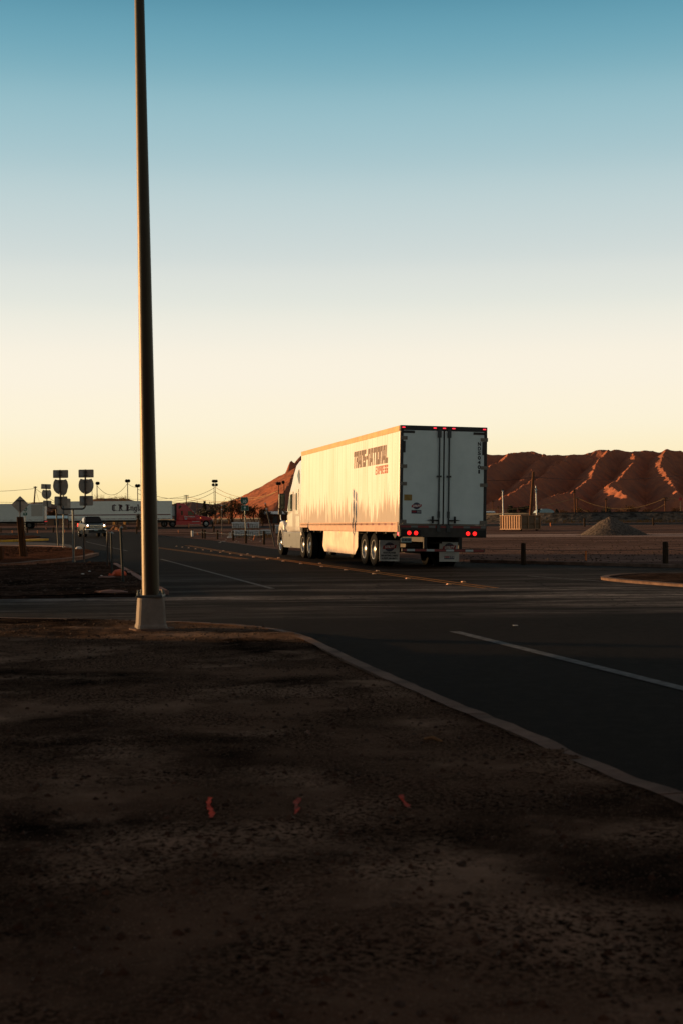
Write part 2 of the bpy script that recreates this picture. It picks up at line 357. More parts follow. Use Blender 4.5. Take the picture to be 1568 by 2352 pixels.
# ------------------------------------------------------------------ mesh helpers
class MB:
    def __init__(s): s.v = []; s.f = []
    def add(s, vs, fs):
        o = len(s.v); s.v += [tuple(x) for x in vs]; s.f += [tuple(i + o for i in q) for q in fs]; return s
    def box(s, x0, x1, y0, y1, z0, z1, m=None):
        vs = [Vector(p) for p in ((x0, y0, z0), (x1, y0, z0), (x1, y1, z0), (x0, y1, z0), (x0, y0, z1), (x1, y0, z1), (x1, y1, z1), (x0, y1, z1))]
        if m: vs = [m @ p for p in vs]
        return s.add(vs, [(0, 3, 2, 1), (4, 5, 6, 7), (0, 1, 5, 4), (1, 2, 6, 5), (2, 3, 7, 6), (3, 0, 4, 7)])
    def tube(s, pts, r, n=10, cap=True):
        pts = [Vector(p) for p in pts]; rs = r if isinstance(r, (list, tuple)) else [r] * len(pts)
        rings = []; prev = None
        for i, p in enumerate(pts):
            d = (pts[min(i + 1, len(pts) - 1)] - pts[max(i - 1, 0)]).normalized()
            if prev is None:
                a = Vector((0, 0, 1)) if abs(d.z) < .9 else Vector((1, 0, 0))
                u = d.cross(a).normalized()
            else: u = (prev - d * prev.dot(d)).normalized()
            prev = u; w = d.cross(u)
            rings.append([p + (u * math.cos(2 * math.pi * k / n) + w * math.sin(2 * math.pi * k / n)) * rs[i] for k in range(n)])
        return s.rings(rings, cap)
    def rings(s, rings, cap=True, closed=True):
        n = len(rings[0]); vs = [q for r_ in rings for q in r_]; fs = []
        for i in range(len(rings) - 1):
            for k in range(n if closed else n - 1):
                a, b_ = i * n + k, i * n + (k + 1) % n
                fs.append((a, b_, b_ + n, a + n))
        if cap: fs.append(tuple(reversed(range(n)))); fs.append(tuple(range((len(rings) - 1) * n, len(rings) * n)))
        return s.add(vs, fs)
    def prism(s, poly, a, b, axis='x'):
        """outline poly (list of 2-tuples) pushed along an axis from a to b"""
        def pt(p, t): return {'x': (t, p[0], p[1]), 'y': (p[0], t, p[1]), 'z': (p[0], p[1], t)}[axis]
        n = len(poly); vs = [pt(p, a) for p in poly] + [pt(p, b) for p in poly]
        fs = [tuple(range(n)), tuple(reversed(range(n, 2 * n)))] + [(k, k + n, (k + 1) % n + n, (k + 1) % n) for k in range(n)]
        return s.add(vs, fs)
    def lathe(s, prof, n=28, axis='x', c=(0, 0, 0)):
        """prof: (radius, position along axis); closed profile loop"""
        vs = []; k = len(prof)
        for i in range(n):
            a = 2 * math.pi * i / n
            for (r, t) in prof:
                p = {'x': (t, r * math.cos(a), r * math.sin(a)), 'z': (r * math.cos(a), r * math.sin(a), t), 'y': (r * math.cos(a), t, r * math.sin(a))}[axis]
                vs.append((p[0] + c[0], p[1] + c[1], p[2] + c[2]))
        fs = []
        for i in range(n):
            for j in range(k - 1):
                a, b_ = i * k + j, ((i + 1) % n) * k + j
                fs.append((a, b_, b_ + 1, a + 1))
        return s.add(vs, fs)
    def build(s, name, mat, parent=None, bevel=0., smooth=False, loc=None):
        me = D.meshes.new(name); me.from_pydata(s.v, [], s.f); me.update()
        bm = bmesh.new(); bm.from_mesh(me); bmesh.ops.remove_doubles(bm, verts=bm.verts, dist=1e-5)
        bmesh.ops.recalc_face_normals(bm, faces=bm.faces); bm.to_mesh(me); bm.free()
        me.materials.append(mat)
        if smooth:
            me.polygons.foreach_set('use_smooth', [True] * len(me.polygons))
            try: me.set_sharp_from_angle(angle=R(38))
            except Exception: pass
        o = D.objects.new(name, me); COL.objects.link(o)
        if parent: o.parent = parent
        if loc: o.location = loc
        if bevel:
            b = o.modifiers.new('bevel', 'BEVEL'); b.width = bevel; b.segments = 2; b.limit_method = 'ANGLE'
        return o

def tag(o, label, cat, group=None):
    o['label'] = label; o['category'] = cat
    if group: o['group'] = group
    return o
def thing(name, label, cat, loc=(0, 0, 0), rz=0., group=None):
    o = D.objects.new(name, None); COL.objects.link(o); o.location = loc; o.rotation_euler = (0, 0, rz); o.empty_display_size = .2
    return tag(o, label, cat, group)
def struct(o, kind='structure'): o['kind'] = kind; return o
def copy_tree(o, parent=None):
    c = o.copy(); COL.objects.link(c)
    if parent: c.parent = parent
    for ch in list(o.children): copy_tree(ch, c)
    return c
def text(body, mat, parent, name='lettering', size=1., m=None, width=None, shear=0., bold=0., align='CENTER', depth=.002, spacing=1.):
    cu = D.curves.new('t', 'FONT'); cu.body = body; cu.align_x = align; cu.align_y = 'CENTER'; cu.size = size; cu.shear = shear; cu.offset = bold
    cu.extrude = depth; cu.space_line = spacing; cu.resolution_u = 3
    o = D.objects.new('t', cu); COL.objects.link(o)
    bpy.context.view_layer.update()
    me = D.meshes.new_from_object(o.evaluated_get(bpy.context.evaluated_depsgraph_get())); D.objects.remove(o); D.curves.remove(cu)
    if width:
        xs = [v.co.x for v in me.vertices]; k = width / (max(xs) - min(xs))
        for v in me.vertices: v.co.x *= k
    me.materials.clear(); me.materials.append(mat); me.name = name
    o = D.objects.new(name, me); COL.objects.link(o); o.parent = parent
    if m: o.matrix_local = m
    return o
def frame_m(o, xa, ya):                      # matrix whose x and y axes lie along xa, ya
    xa = Vector(xa).normalized(); ya = Vector(ya).normalized(); za = xa.cross(ya)
    return Matrix.Translation(o) @ Matrix((xa, ya, za)).transposed().to_4x4()
def sheet(name, polys, mat, dz):             # a thin sheet lying on the ground, cut where the ground's slope changes
    bm = bmesh.new()
    for poly in polys:
        bm.faces.new([bm.verts.new((p[0], p[1], 0)) for p in poly])
    for (yb, _) in GP:
        bmesh.ops.bisect_plane(bm, geom=bm.verts[:] + bm.edges[:] + bm.faces[:], plane_co=(0, yb, 0), plane_no=(0, 1, 0), dist=1e-4)
    bmesh.ops.triangulate(bm, faces=bm.faces[:])
    for v in bm.verts: v.co.z = g(v.co.y) + dz
    bmesh.ops.recalc_face_normals(bm, faces=bm.faces)
    for f in bm.faces:
        if f.normal.z < 0: f.normal_flip()
    me = D.meshes.new(name); bm.to_mesh(me); bm.free(); me.materials.append(mat)
    o = D.objects.new(name, me); COL.objects.link(o); return struct(o)
def slab(name, poly, mat, h, z=None):        # a raised island
    b = MB(); n = len(poly)
    lo = [(p[0], p[1], g(p[1]) - .05) for p in poly]; hi = [(p[0], p[1], g(p[1]) + h) for p in poly]
    b.add(lo + hi, [tuple(range(n, 2 * n))] + [(k, (k + 1) % n, (k + 1) % n + n, k + n) for k in range(n)])
    return struct(b.build(name, mat))
def smooth_path(pts, k=5):
    pts = [Vector(p) for p in pts]; o = []
    for i in range(len(pts) - 1):
        p0, p1, p2, p3 = pts[max(i - 1, 0)], pts[i], pts[i + 1], pts[min(i + 2, len(pts) - 1)]
        for j in range(k):
            t = j / k
            o.append(.5 * ((2 * p1) + (p2 - p0) * t + (2 * p0 - 5 * p1 + 4 * p2 - p3) * t * t + (3 * p1 - p0 - 3 * p2 + p3) * t ** 3))
    o.append(pts[-1]); return o
def ribbon(name, path, w, mat, h, depth=.15, wob=0.):  # kerb along a path, w wide towards its left, top at h
    b = MB(); rings = []
    for i, p in enumerate(path):
        d = (path[min(i + 1, len(path) - 1)] - path[max(i - 1, 0)]); d.z = 0; d.normalize(); nrm = Vector((-d.y, d.x, 0))
        z = g(p.y); ww = w * (1 + wob * (noise.noise(p * 2.2)))
        q = p + nrm * ww; hh = h + wob * .03 * noise.noise(p * 3 + Vector((9, 0, 0)))
        rings.append([(p.x, p.y, z + h - depth), (p.x, p.y, z + hh - .015), ((p + nrm * .02).x, (p + nrm * .02).y, z + hh), ((p + nrm * (ww - .02)).x, (p + nrm * (ww - .02)).y, z + hh), (q.x, q.y, z + hh - .015), (q.x, q.y, z + h - depth)])
    b.rings(rings, cap=True); return struct(b.build(name, mat))
def inside(p, poly):
    c = False; j = len(poly) - 1
    for i in range(len(poly)):
        if (poly[i][1] > p[1]) != (poly[j][1] > p[1]) and p[0] < (poly[j][0] - poly[i][0]) * (p[1] - poly[i][1]) / (poly[j][1] - poly[i][1]) + poly[i][0]: c = not c
        j = i
    return c
# ================================================================== the setting
HEAD = R(12.38)                               # the road runs 12.4 degrees to the left of straight ahead
HV = Vector((-math.sin(HEAD), math.cos(HEAD), 0)); HN = Vector((math.cos(HEAD), math.sin(HEAD), 0))
def quad(x0, x1, y0, y1): return [(x0, y0), (x1, y0), (x1, y1), (x0, y1)]
sheet('ground', [quad(-500, 500, -80, 275)], m_field, 0)
sheet('desert', [quad(-6000, 6000, 275, 6000)], m_desert, 0)
kr = [P(1079, 1292.6), P(1200, 1295.6), P(1330, 1299.0), P(1450, 1302.0), P(1568, 1305.0)]
road = [(-120, -40), (70, -40), (70, 30), (22, 33)] + [(p.x, p.y) for p in reversed(kr)]
road += [(P(634, 1262).x, P(634, 1262).y), (P(503, 1243).x, P(503, 1243).y), (P(361, 1229).x, P(361, 1229).y), (-24, 172), (-120, 182)]
sheet('road', [road], m_asphalt, .008)
sheet('far_road', [[(-300, 204), (300, 196), (300, 228), (-300, 236)]], m_asphalt, .012)
sheet('sunlit_sand', [[(8, 118), (60, 104), (120, 96), (120, 112), (60, 122), (10, 132)]],
      ground_mat('pale sunlit sand', (.40, .28, .235), (.26, .175, .145), (.50, .36, .31), .1, 1.5, .03, streak=(.2, 1, 1)), .01)  # sandy strip, with the sunlight on it put into its pale colour

# the near verge, with its own low humps and clods
kern = [P(-420, 1418, .10), P(-150, 1418, .10), P(0, 1419.5, .10), P(300, 1425.5, .10), P(450, 1431, .10), P(560, 1437.5, .10), P(640, 1449, .10), P(700, 1469, .10), P(760, 1499, .10), P(850, 1542, .10),
        P(960, 1590, .10), P(1080, 1641, .10), P(1200, 1690, .10), P(1300, 1736, .10), P(1400, 1781, .10), P(1568, 1845, .10)]
kern = [Vector((-22, kern[0].y + .3, 0))] + kern
for q in (2.0, 6.0, 14.0, 34.0): kern.append(kern[-1 if q == 2.0 else 17] - HV * q)
kpath = smooth_path([Vector((p.x, p.y, 0)) for p in kern], 6)
vpoly = []
for i, p in enumerate(kpath):
    d = (kpath[min(i + 1, len(kpath) - 1)] - kpath[max(i - 1, 0)]).normalized(); vpoly.append((p.x - d.y * .085, p.y + d.x * .085))
vpoly += [(-22, -20)]
def verge_h(x, y):
    p = Vector((x, y, 0))
    return .084 + .032 * noise.noise(p * .35) + .022 * noise.noise(p * 1.3 + Vector((5, 0, 0))) + .012 * abs(noise.noise(p * 4.5)) + .008 * noise.noise(p * 11)
def grid_island(name, poly, hf, step, mat, x0, x1, y0, y1):
    b = MB(); idx = {}
    nx, ny = int((x1 - x0) / step), int((y1 - y0) / step)
    for j in range(ny + 1):
        for i in range(nx + 1):
            x, y = x0 + i * step, y0 + j * step
            if inside((x, y), poly): idx[i, j] = len(b.v); b.v.append((x, y, g(y) + hf(x, y)))
    for (i, j) in list(idx):
        q = [(i, j), (i + 1, j), (i + 1, j + 1), (i, j + 1)]
        if all(k in idx for k in q): b.f.append(tuple(idx[k] for k in q))
    return struct(b.build(name, mat, smooth=True))
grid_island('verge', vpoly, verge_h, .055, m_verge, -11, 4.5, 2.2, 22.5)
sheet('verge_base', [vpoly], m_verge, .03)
kc = list(reversed(kpath)); acc = 0; seg = [kc[0]]
for a_, b_ in zip(kc, kc[1:]):
    dl = (b_ - a_).length; acc += dl; seg.append(b_)
    if acc > 2.8 or b_ is kc[-1]:
        if len(seg) > 2: e_ = (seg[-1] - seg[-2]).normalized(); ribbon('kerb', seg[:-1] + [seg[-1] - e_ * .018], -.078, m_kerb, .102, wob=.3)
        seg = [b_]; acc = 0

# the corner patch with the sign posts
cpts = [P(-300, 1376, .05), P(0, 1371, .05), P(180, 1368, .05), P(330, 1365.5, .05), P(385, 1358, .05), P(330, 1326, .05), P(292, 1304, .05), P(262, 1291, .05), P(205, 1291.5, .05), P(145, 1294, .05), P(60, 1298, .05), P(0, 1302, .05), P(-300, 1310, .05)]
cpoly = [(p.x, p.y) for p in cpts]
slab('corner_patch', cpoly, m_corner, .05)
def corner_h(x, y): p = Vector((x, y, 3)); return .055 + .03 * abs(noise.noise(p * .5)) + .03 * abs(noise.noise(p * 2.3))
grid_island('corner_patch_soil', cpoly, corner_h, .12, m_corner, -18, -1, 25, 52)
ribbon('corner_kerb', smooth_path([Vector((p.x, p.y, 0)) for p in (P(388, 1357, .08), P(345, 1334, .08), P(310, 1315, .08), P(270, 1294, .08))]), .16, m_redkerb, .09, wob=.2)

# the bark-covered island, its pavement, and the yellow-kerbed island behind it
bp_ = [P(-300, 1310, .1), P(0, 1296, .1), P(70, 1290, .1), P(138, 1284, .1), P(180, 1279, .1), P(212, 1271, .1), P(217, 1266, .1), P(200, 1261.5, .1), P(176, 1258.5, .1), P(90, 1256, .1), P(0, 1254, .1), P(-300, 1252, .1)]
slab('bark_island', [(p.x, p.y) for p in bp_], m_bark, .1)
ribbon('bark_island_kerb', smooth_path([Vector((p.x, p.y, 0)) for p in bp_[:6]]), -.3, m_kerb, .125, wob=.1)
sw = [P(-300, 1252.5, .06), P(0, 1253.5, .06), P(90, 1255.6, .06), P(176, 1258, .06), P(160, 1251, .06), P(100, 1246, .06), P(0, 1245, .06), P(-300, 1244, .06)]
slab('pavement', [(p.x, p.y) for p in sw], M('weathered pavement concrete', (.075, .066, .064), .9, var=.35, scale=1.5), .06)
ribbon('pavement_edge', [Vector((p.x, p.y, 0)) for p in (P(-300, 1251.4, .08), P(0, 1252, .08), P(90, 1253.2, .08), P(150, 1255.2, .08))], .25, m_redkerb, .085)
yk = [P(-300, 1242.5, .15), P(0, 1241, .15), P(60, 1239.8, .15), P(112, 1237.6, .15)]
ribbon('yellow_kerb', [Vector((p.x, p.y, 0)) for p in yk], 1.1, m_ykerb, .17, depth=.25)
sb = [P(-300, 1238, .12), P(0, 1237, .12), P(60, 1235.5, .12), P(92, 1232, .12), P(80, 1230.4, .12), P(40, 1229.4, .12), P(-300, 1229, .12)]
slab('kerbed_island', [(p.x, p.y) for p in sb], m_bark, .12)
# right-hand kerb and small traffic island
ribbon('field_kerb', smooth_path([Vector((p.x, p.y, 0)) for p in kr] + [Vector((14, 37, 0)), Vector((24, 33.5, 0))]), .22, m_kerb, .11, wob=.1)
ri = [P(1396, 1324.5, .08), P(1440, 1329.5, .08), P(1500, 1334.5, .08), P(1568, 1339.5, .08), P(1700, 1346, .08), P(1700, 1316.5, .08), P(1568, 1316.0, .08), P(1460, 1316.5, .08), P(1415, 1320, .08)]
slab('traffic_island', [(p.x, p.y) for p in ri], m_corner, .06)
ribbon('traffic_island_kerb', smooth_path([Vector((p.x, p.y, 0)) for p in ri[5:] + ri[:5]], 4), -.16, m_kerb, .075, wob=.1)

# painted lines and road studs
def line(name, p0, p1, w, mat, dz=.014):
    p0, p1 = Vector(p0), Vector(p1); d = (p1 - p0); d.z = 0; d.normalize(); n = Vector((-d.y, d.x, 0)) * w / 2
    return sheet(name, [[(q.x, q.y) for q in (p0 - n, p1 - n, p1 + n, p0 + n)]], mat, dz)
line('lane_line', P(1043, 1453), P(1043, 1453) - HV * 34, .13, m_white_line)
line('lane_line', P(370, 1285), P(626, 1353.5), .12, m_white_line)
line('lane_line', P(198, 1244), P(292, 1266), .12, m_white_line)
line('edge_line', P(500, 1242.0), P(634, 1260.5), .12, m_white_line)
line('edge_line', P(361, 1231.5), P(440, 1233), .14, m_white_line)
line('edge_line', P(1210, 1324), P(1568, 1350.5), .08, m_white_line)
ya, yb = P(1128, 1352.5), P(560, 1274.5)
yc, yd = P(430, 1253.5), P(395, 1244)
for off in (-.13, .13):
    o = HN * off
    line('centre_line', ya + o, yb + o, .11, m_yellow_line); line('centre_line', yb + o, yc + o, .11, m_yellow_line)
    line('centre_line', P(640, 1284) + o - HN * 1.3, P(470, 1257) + o - HN * 2.8, .1, m_yellow_line, .018)
sm = MB().prism([(-.05, 0), (.05, 0), (.03, .022), (-.03, .022)], -.055, .055, 'y')
stud0 = None
for k in range(24):
    d = 2.0 + k * 3.4 if k < 18 else 3.0 + (k - 18) * 8
    for off in ((-.3,) if k < 18 else (.34,)):
        p = ya + HV * d + HN * off
        if stud0 is None: stud0 = o = sm.build('road_stud', m_stud)
        else: o = stud0.copy(); COL.objects.link(o)
        tag(o, 'small amber reflector stud stuck beside the double yellow centre line', 'road stud', 'road studs along the yellow centre line')
        o.location = (p.x, p.y, g(p.y) + .01); o.rotation_euler = (0, 0, HEAD)
m_redfaint = M('nearly worn red marking paint', (.42, .05, .03), .9, col2=(.10, .035, .026), scale=16, lo=.38, hi=.58)
for (u, v, ln, an, pm, pw) in ((483, 1862, .30, .17, m_redpaint, .014), (682, 1856, .24, -.02, m_redfaint, .012), (927, 1842, .17, .1, m_redfaint, .012)):
    p = P(u, v, .09); b = MB()
    pts = [(p.x + (t - .5) * ln * math.sin(-an) + .006 * math.sin(7 * t), p.y + (t - .5) * ln * 1.6) for t in [q_ / 9 for q_ in range(10)]]
    rr_ = []
    for (x, y) in pts:
        w = pw * (.4 + 1.1 * random.random()); rr_.append([(x - w, y, verge_h(x - w, y) + .012), (x + w, y, verge_h(x + w, y) + .012)])
    b.rings(rr_, cap=False, closed=False); struct(b.build('paint_mark', pm))

# loose stones on the verge and on the corner patch
def stones(name, n, pick, rmin, rmax, mat):
    b = MB(); ico = [Vector(v).normalized() for v in ((1, 0, .3), (-.5, .87, .2), (-.5, -.87, .25), (.1, .1, 1), (.5, .6, -.5), (-.9, .1, -.4), (.4, -.7, -.5))]
    fs = [(0, 1, 3), (1, 2, 3), (2, 0, 3), (0, 4, 1), (1, 5, 2), (2, 6, 0), (0, 6, 4), (1, 4, 5), (2, 5, 6), (4, 6, 5)]
    for _ in range(n):
        x, y, z = pick(); r = rmin + (rmax - rmin) * random.random() ** 3
        a = random.random() * 6.28; c, s = math.cos(a), math.sin(a); sq = .5 + .4 * random.random()
        b.add([(x + r * (c * v.x - s * v.y) * (.8 + .4 * random.random()), y + r * (s * v.x + c * v.y), z + r * v.z * sq) for v in ico], fs)
    return struct(b.build(name, mat), 'stuff')
def pick_verge():
    while True:
        y = 3.2 + 18 * random.random() ** 1.5; x = -9.5 + 13 * random.random()
        if abs(x) < y * .3 + .3 and inside((x, y), vpoly): return x, y, verge_h(x, y) + .002
def pick_corner():
    while True:
        x, y = -16 + 15 * random.random(), 26 + 26 * random.random()
        if inside((x, y), cpoly): return x, y, corner_h(x, y) + .004
stones('loose_stones', 5200, pick_verge, .005, .022, m_pebble)
stones('loose_stones', 1500, pick_corner, .008, .05, m_pebble)
bpoly = [(p.x, p.y) for p in bp_]
def pick_bark():
    while True:
        x, y = -30 + 16 * random.random(), 48 + 50 * random.random()
        if inside((x, y), bpoly): return x, y, .11
stones('bark_chips', 5000, pick_bark, .02, .07, m_bark)
def pick_field():
    while True:
        u, v = random.uniform(1060, 1580), random.uniform(1226, 1297)
        p = P(u, v)
        if p.y > 42: return p.x, p.y, p.z + .005
stones('field_stones', 1600, pick_field, .012, .06, m_pebble)

# railway: stone embankment with the track along its top
ep = smooth_path([Vector(p) for p in ((260, 232, 0), (130, 236, 0), (58, 245, 0), (24, 264, 0), (-21, 372, 0), (-88, 428, 0), (-240, 500, 0), (-520, 640, 0))], 14)
b = MB(); rings = []; rl = MB(); rr2 = []
for i, p in enumerate(ep):
    d = ep[min(i + 1, len(ep) - 1)] - ep[max(i - 1, 0)]; d.normalize(); n = Vector((-d.y, d.x, 0))     # n points to the far side or the near one
    if n.y > 0: n = -n
    z0 = g(p.y); top = 2.84 if p.x > 0 else 2.84 + .0 * p.x
    wv = .25 * noise.noise(p * .4)
    rings.append([tuple(p - n * 7) [:2] + (z0 - .3,), tuple(p - n * 2.2)[:2] + (top - .22,), tuple(p + n * 2.2)[:2] + (top - .22 + .0,), tuple(p + n * 3.0)[:2] + (top - .55 + wv * .3,), tuple(p + n * (5.0 + wv))[:2] + (z0 + .35,), tuple(p + n * 7.5)[:2] + (z0 - .2,)])
    rr2.append([tuple(p - n * 1.35)[:2] + (top - .3,), tuple(p - n * 1.35)[:2] + (top,), tuple(p + n * 1.35)[:2] + (top,), tuple(p + n * 1.35)[:2] + (top - .3,)])
b.rings(rings, cap=False, closed=False); struct(b.build('railway_embankment', m_ballast))
rl.rings(rr2, cap=True, closed=True); struct(rl.build('railway_track', m_rail))

# mountains, as ridge lines with slopes falling away from them
def terrain(name, x0, x1, nx, y0, y1, ny, ridges, mat, amp, fs):
    X, Y = np.meshgrid(np.linspace(x0, x1, nx), np.linspace(y0, y1, ny)); Hh = np.full(X.shape, -50.0)
    W1 = np.zeros(X.shape); W2 = np.zeros(X.shape)
    for j in range(ny):
        for i in range(nx):
            p = Vector((X[j, i] * fs, Y[j, i] * fs, 0))
            W1[j, i] = noise.fractal(p, 1.0, 2.0, 6); W2[j, i] = .55 - 1.1 * abs(noise.noise(p * 2.2 + Vector((7, 3, 0)))) - .6 * abs(noise.noise(p * 5.1)) - .35 * abs(noise.noise(p * 11.3)) + .3
    for pts, k in ridges:
        for (a, b_) in zip(pts, pts[1:]):
            ax, ay, az = a; bx, by, bz = b_; dx, dy = bx - ax, by - ay; L2 = dx * dx + dy * dy
            t = np.clip(((X - ax) * dx + (Y - ay) * dy) / L2, 0, 1)
            dist = np.hypot(X - ax - t * dx, Y - ay - t * dy)
            dd = dist * (1 + .25 * W1)
            Hh = np.maximum(Hh, az + t * (bz - az) - k * dd + np.minimum(dd * .0006 * k, 0) )
    Hh = Hh + amp * W2 * np.clip((Hh + 10) / 60, .05, 1)
    G = np.interp(Y, [q[0] for q in GP], [q[1] for q in GP])
    Z = np.maximum(Hh, G - 2)
    b = MB(); b.v = [(float(X[j, i]), float(Y[j, i]), float(Z[j, i])) for j in range(ny) for i in range(nx)]
    b.f = [(j * nx + i, j * nx + i + 1, (j + 1) * nx + i + 1, (j + 1) * nx + i) for j in range(ny - 1) for i in range(nx - 1)
           if max(Z[j, i] - G[j, i], Z[j + 1, i + 1] - G[j + 1, i + 1], Z[j, i + 1] - G[j, i + 1], Z[j + 1, i] - G[j + 1, i]) > -1.9]
    return struct(b.build(name, mat, smooth=False))
def rl3(pts): return [tuple(at(u, v, y)) for (u, v, y) in pts]
crest = rl3([(1000, 1050, 3000), (1060, 1046, 3000), (1117, 1044, 3000), (1173, 1040.5, 3000), (1192, 1043, 3000), (1220, 1040, 3000), (1248, 1047, 3000), (1291, 1049.5, 3000), (1335, 1045, 3000), (1397, 1038, 3000), (1453, 1041.5, 3000), (1506, 1041, 3000), (1531, 1034.5, 3000), (1568, 1043.5, 3000), (1640, 1050, 3000), (1760, 1040, 3000), (2000, 1060, 3000), (2400, 1080, 3000)])
S = []
S.append((rl3([(1307, 1051, 2960), (1285, 1068, 2850), (1254, 1094, 2640), (1240, 1101, 2560), (1216.5, 1112, 2420), (1182, 1133, 2180), (1157, 1146, 2020), (1125, 1158, 1800)]), .78))
S.append((rl3([(1397, 1040, 2980), (1372, 1064, 2840), (1357, 1103, 2520), (1341, 1117, 2400), (1325, 1130, 2250), (1297, 1138, 2100), (1240, 1152, 1850)]), .78))
S.append((rl3([(1450, 1043, 2980), (1458, 1057, 2860), (1450, 1073, 2760), (1434, 1093, 2580), (1419, 1108, 2420), (1397, 1122, 2260), (1440, 1142, 2000)]), .78))
S.append((rl3([(1531, 1035, 2980), (1522, 1052, 2860), (1516, 1075, 2700), (1540, 1110, 2440), (1560, 1145, 2100)]), .78))
S.append((rl3([(1248, 1048, 2980), (1230, 1070, 2820), (1211, 1099, 2580), (1190, 1118, 2420)]), .78))
S.append((rl3([(1173, 1042, 2980), (1150, 1066, 2800), (1126, 1073, 2720), (1090, 1100, 2560)]), .78))
S.append((rl3([(1279, 1062, 2900), (1262, 1083, 2760)]), .7))
S.append((rl3([(1640, 1052, 2980), (1610, 1090, 2600), (1580, 1130, 2200)]), .78))
S.append((rl3([(1000, 1052, 2980), (1040, 1100, 2500), (1060, 1140, 2100)]), .78))
terrain('mountain', 100, 1100, 400, 1750, 3150, 330, [(crest, .55)] + S, m_mtn, 10.0, .006)
hill = rl3([(690, 1047, 1900), (760, 1035, 1930), (850, 1030, 1950), (980, 1050, 1950), (1050, 1120, 1950)])
cliff = [(rl3([(674, 1054, 1895), (680, 1050, 1896), (700, 1047, 1900)]), 3.0), (rl3([(666, 1061, 1893), (670, 1058, 1893.5), (678, 1059, 1895)]), 2.6)]
slope = [(rl3([(663, 1086, 1890), (640, 1105, 1885), (616, 1127, 1875), (585, 1147, 1850), (550, 1163, 1800)]), .55), (rl3([(680, 1075, 1880), (660, 1120, 1700), (640, 1150, 1500)]), .5), (rl3([(700, 1075, 1880), (720, 1120, 1700), (735, 1150, 1500)]), .5)]
terrain('red_hill', -190, 200, 170, 1400, 2100, 150, [(hill, 1.25)] + cliff + slope, m_mtn, 1.6, .012)
low = rl3([(500, 1165, 3000), (548, 1150, 3000), (561, 1139, 3000), (592, 1133.5, 3000), (640, 1130, 3000), (720, 1130, 3000)])
low2 = rl3([(340, 1168, 3000), (400, 1158, 3000), (440, 1153, 3000), (491, 1159, 3000), (530, 1152, 3000), (600, 1150, 3000)])
low3 = rl3([(195, 1160, 2600), (214, 1146, 2600), (232, 1142.5, 2600), (258, 1143.5, 2600), (283, 1144, 2600), (306, 1150, 2600), (340, 1163, 2600)])
low4 = rl3([(-260, 1160, 2800), (-120, 1168, 2800), (0, 1161.5, 2800), (32, 1156.6, 2800), (67, 1157, 2800), (95, 1153.5, 2800), (112, 1155.5, 2800), (130, 1162, 2800), (190, 1166, 2800)])
terrain('far_hills', -1150, 60, 260, 2250, 3300, 60, [(low, .4), (low2, .35), (low3, .35), (low4, .3)], m_hill, 3.0, .006)
# ================================================================== vehicles: shared builders
def wheel(parent, x, y, r, w, side, rim_m, name='wheel', lug=True):
    """tyre centred at (x, y, r); side = -1 or 1, the way its outer face looks"""
    b = MB(); h = w / 2
    prof = [(r * .60, -h * .8), (r * .72, -h), (r * .90, -h), (r * .985, -h * .78), (r, -h * .4), (r, h * .4), (r * .985, h * .78), (r * .90, h), (r * .72, h), (r * .60, h * .8)]
    b.lathe(prof, 32); o = b.build(name, m_black, parent, smooth=True); o.location = (x, y, r)
    b = MB(); s = side
    prof = [(r * .61, h * .75 * s), (r * .585, h * .92 * s), (r * .55, h * .9 * s), (r * .51, h * .45 * s), (r * .40, h * .15 * s), (r * .27, h * .2 * s), (r * .24, h * .62 * s), (r * .13, h * .8 * s), (.001, h * .82 * s)]
    b.lathe(prof, 28)
    if lug:
        for k in range(10):
            a = 2 * math.pi * k / 10
            b.tube([(h * .15 * s, r * .335 * math.cos(a), r * .335 * math.sin(a)), (h * .42 * s, r * .335 * math.cos(a), r * .335 * math.sin(a))], r * .036, 6)
    b.build('rim', rim_m, o, smooth=True); return o
def rr_ring(y, w, z0, z1, r, wt=None, n=4):
    """rounded rectangle in the plane y; half-width w at the bottom and wt at the top"""
    wt = w if wt is None else wt; pts = []
    for cx, cz, a0, ww in ((1, 1, 0, wt), (-1, 1, 90, wt), (-1, -1, 180, w), (1, -1, 270, w)):
        for k in range(n + 1):
            a = R(a0 + 90 * k / n)
            pts.append((cx * (ww - r) + r * math.cos(a), y, (z1 - r if cz > 0 else z0 + r) + r * math.sin(a)))
    return pts
def loft(secs): b = MB(); return b.rings([rr_ring(*s) for s in secs])

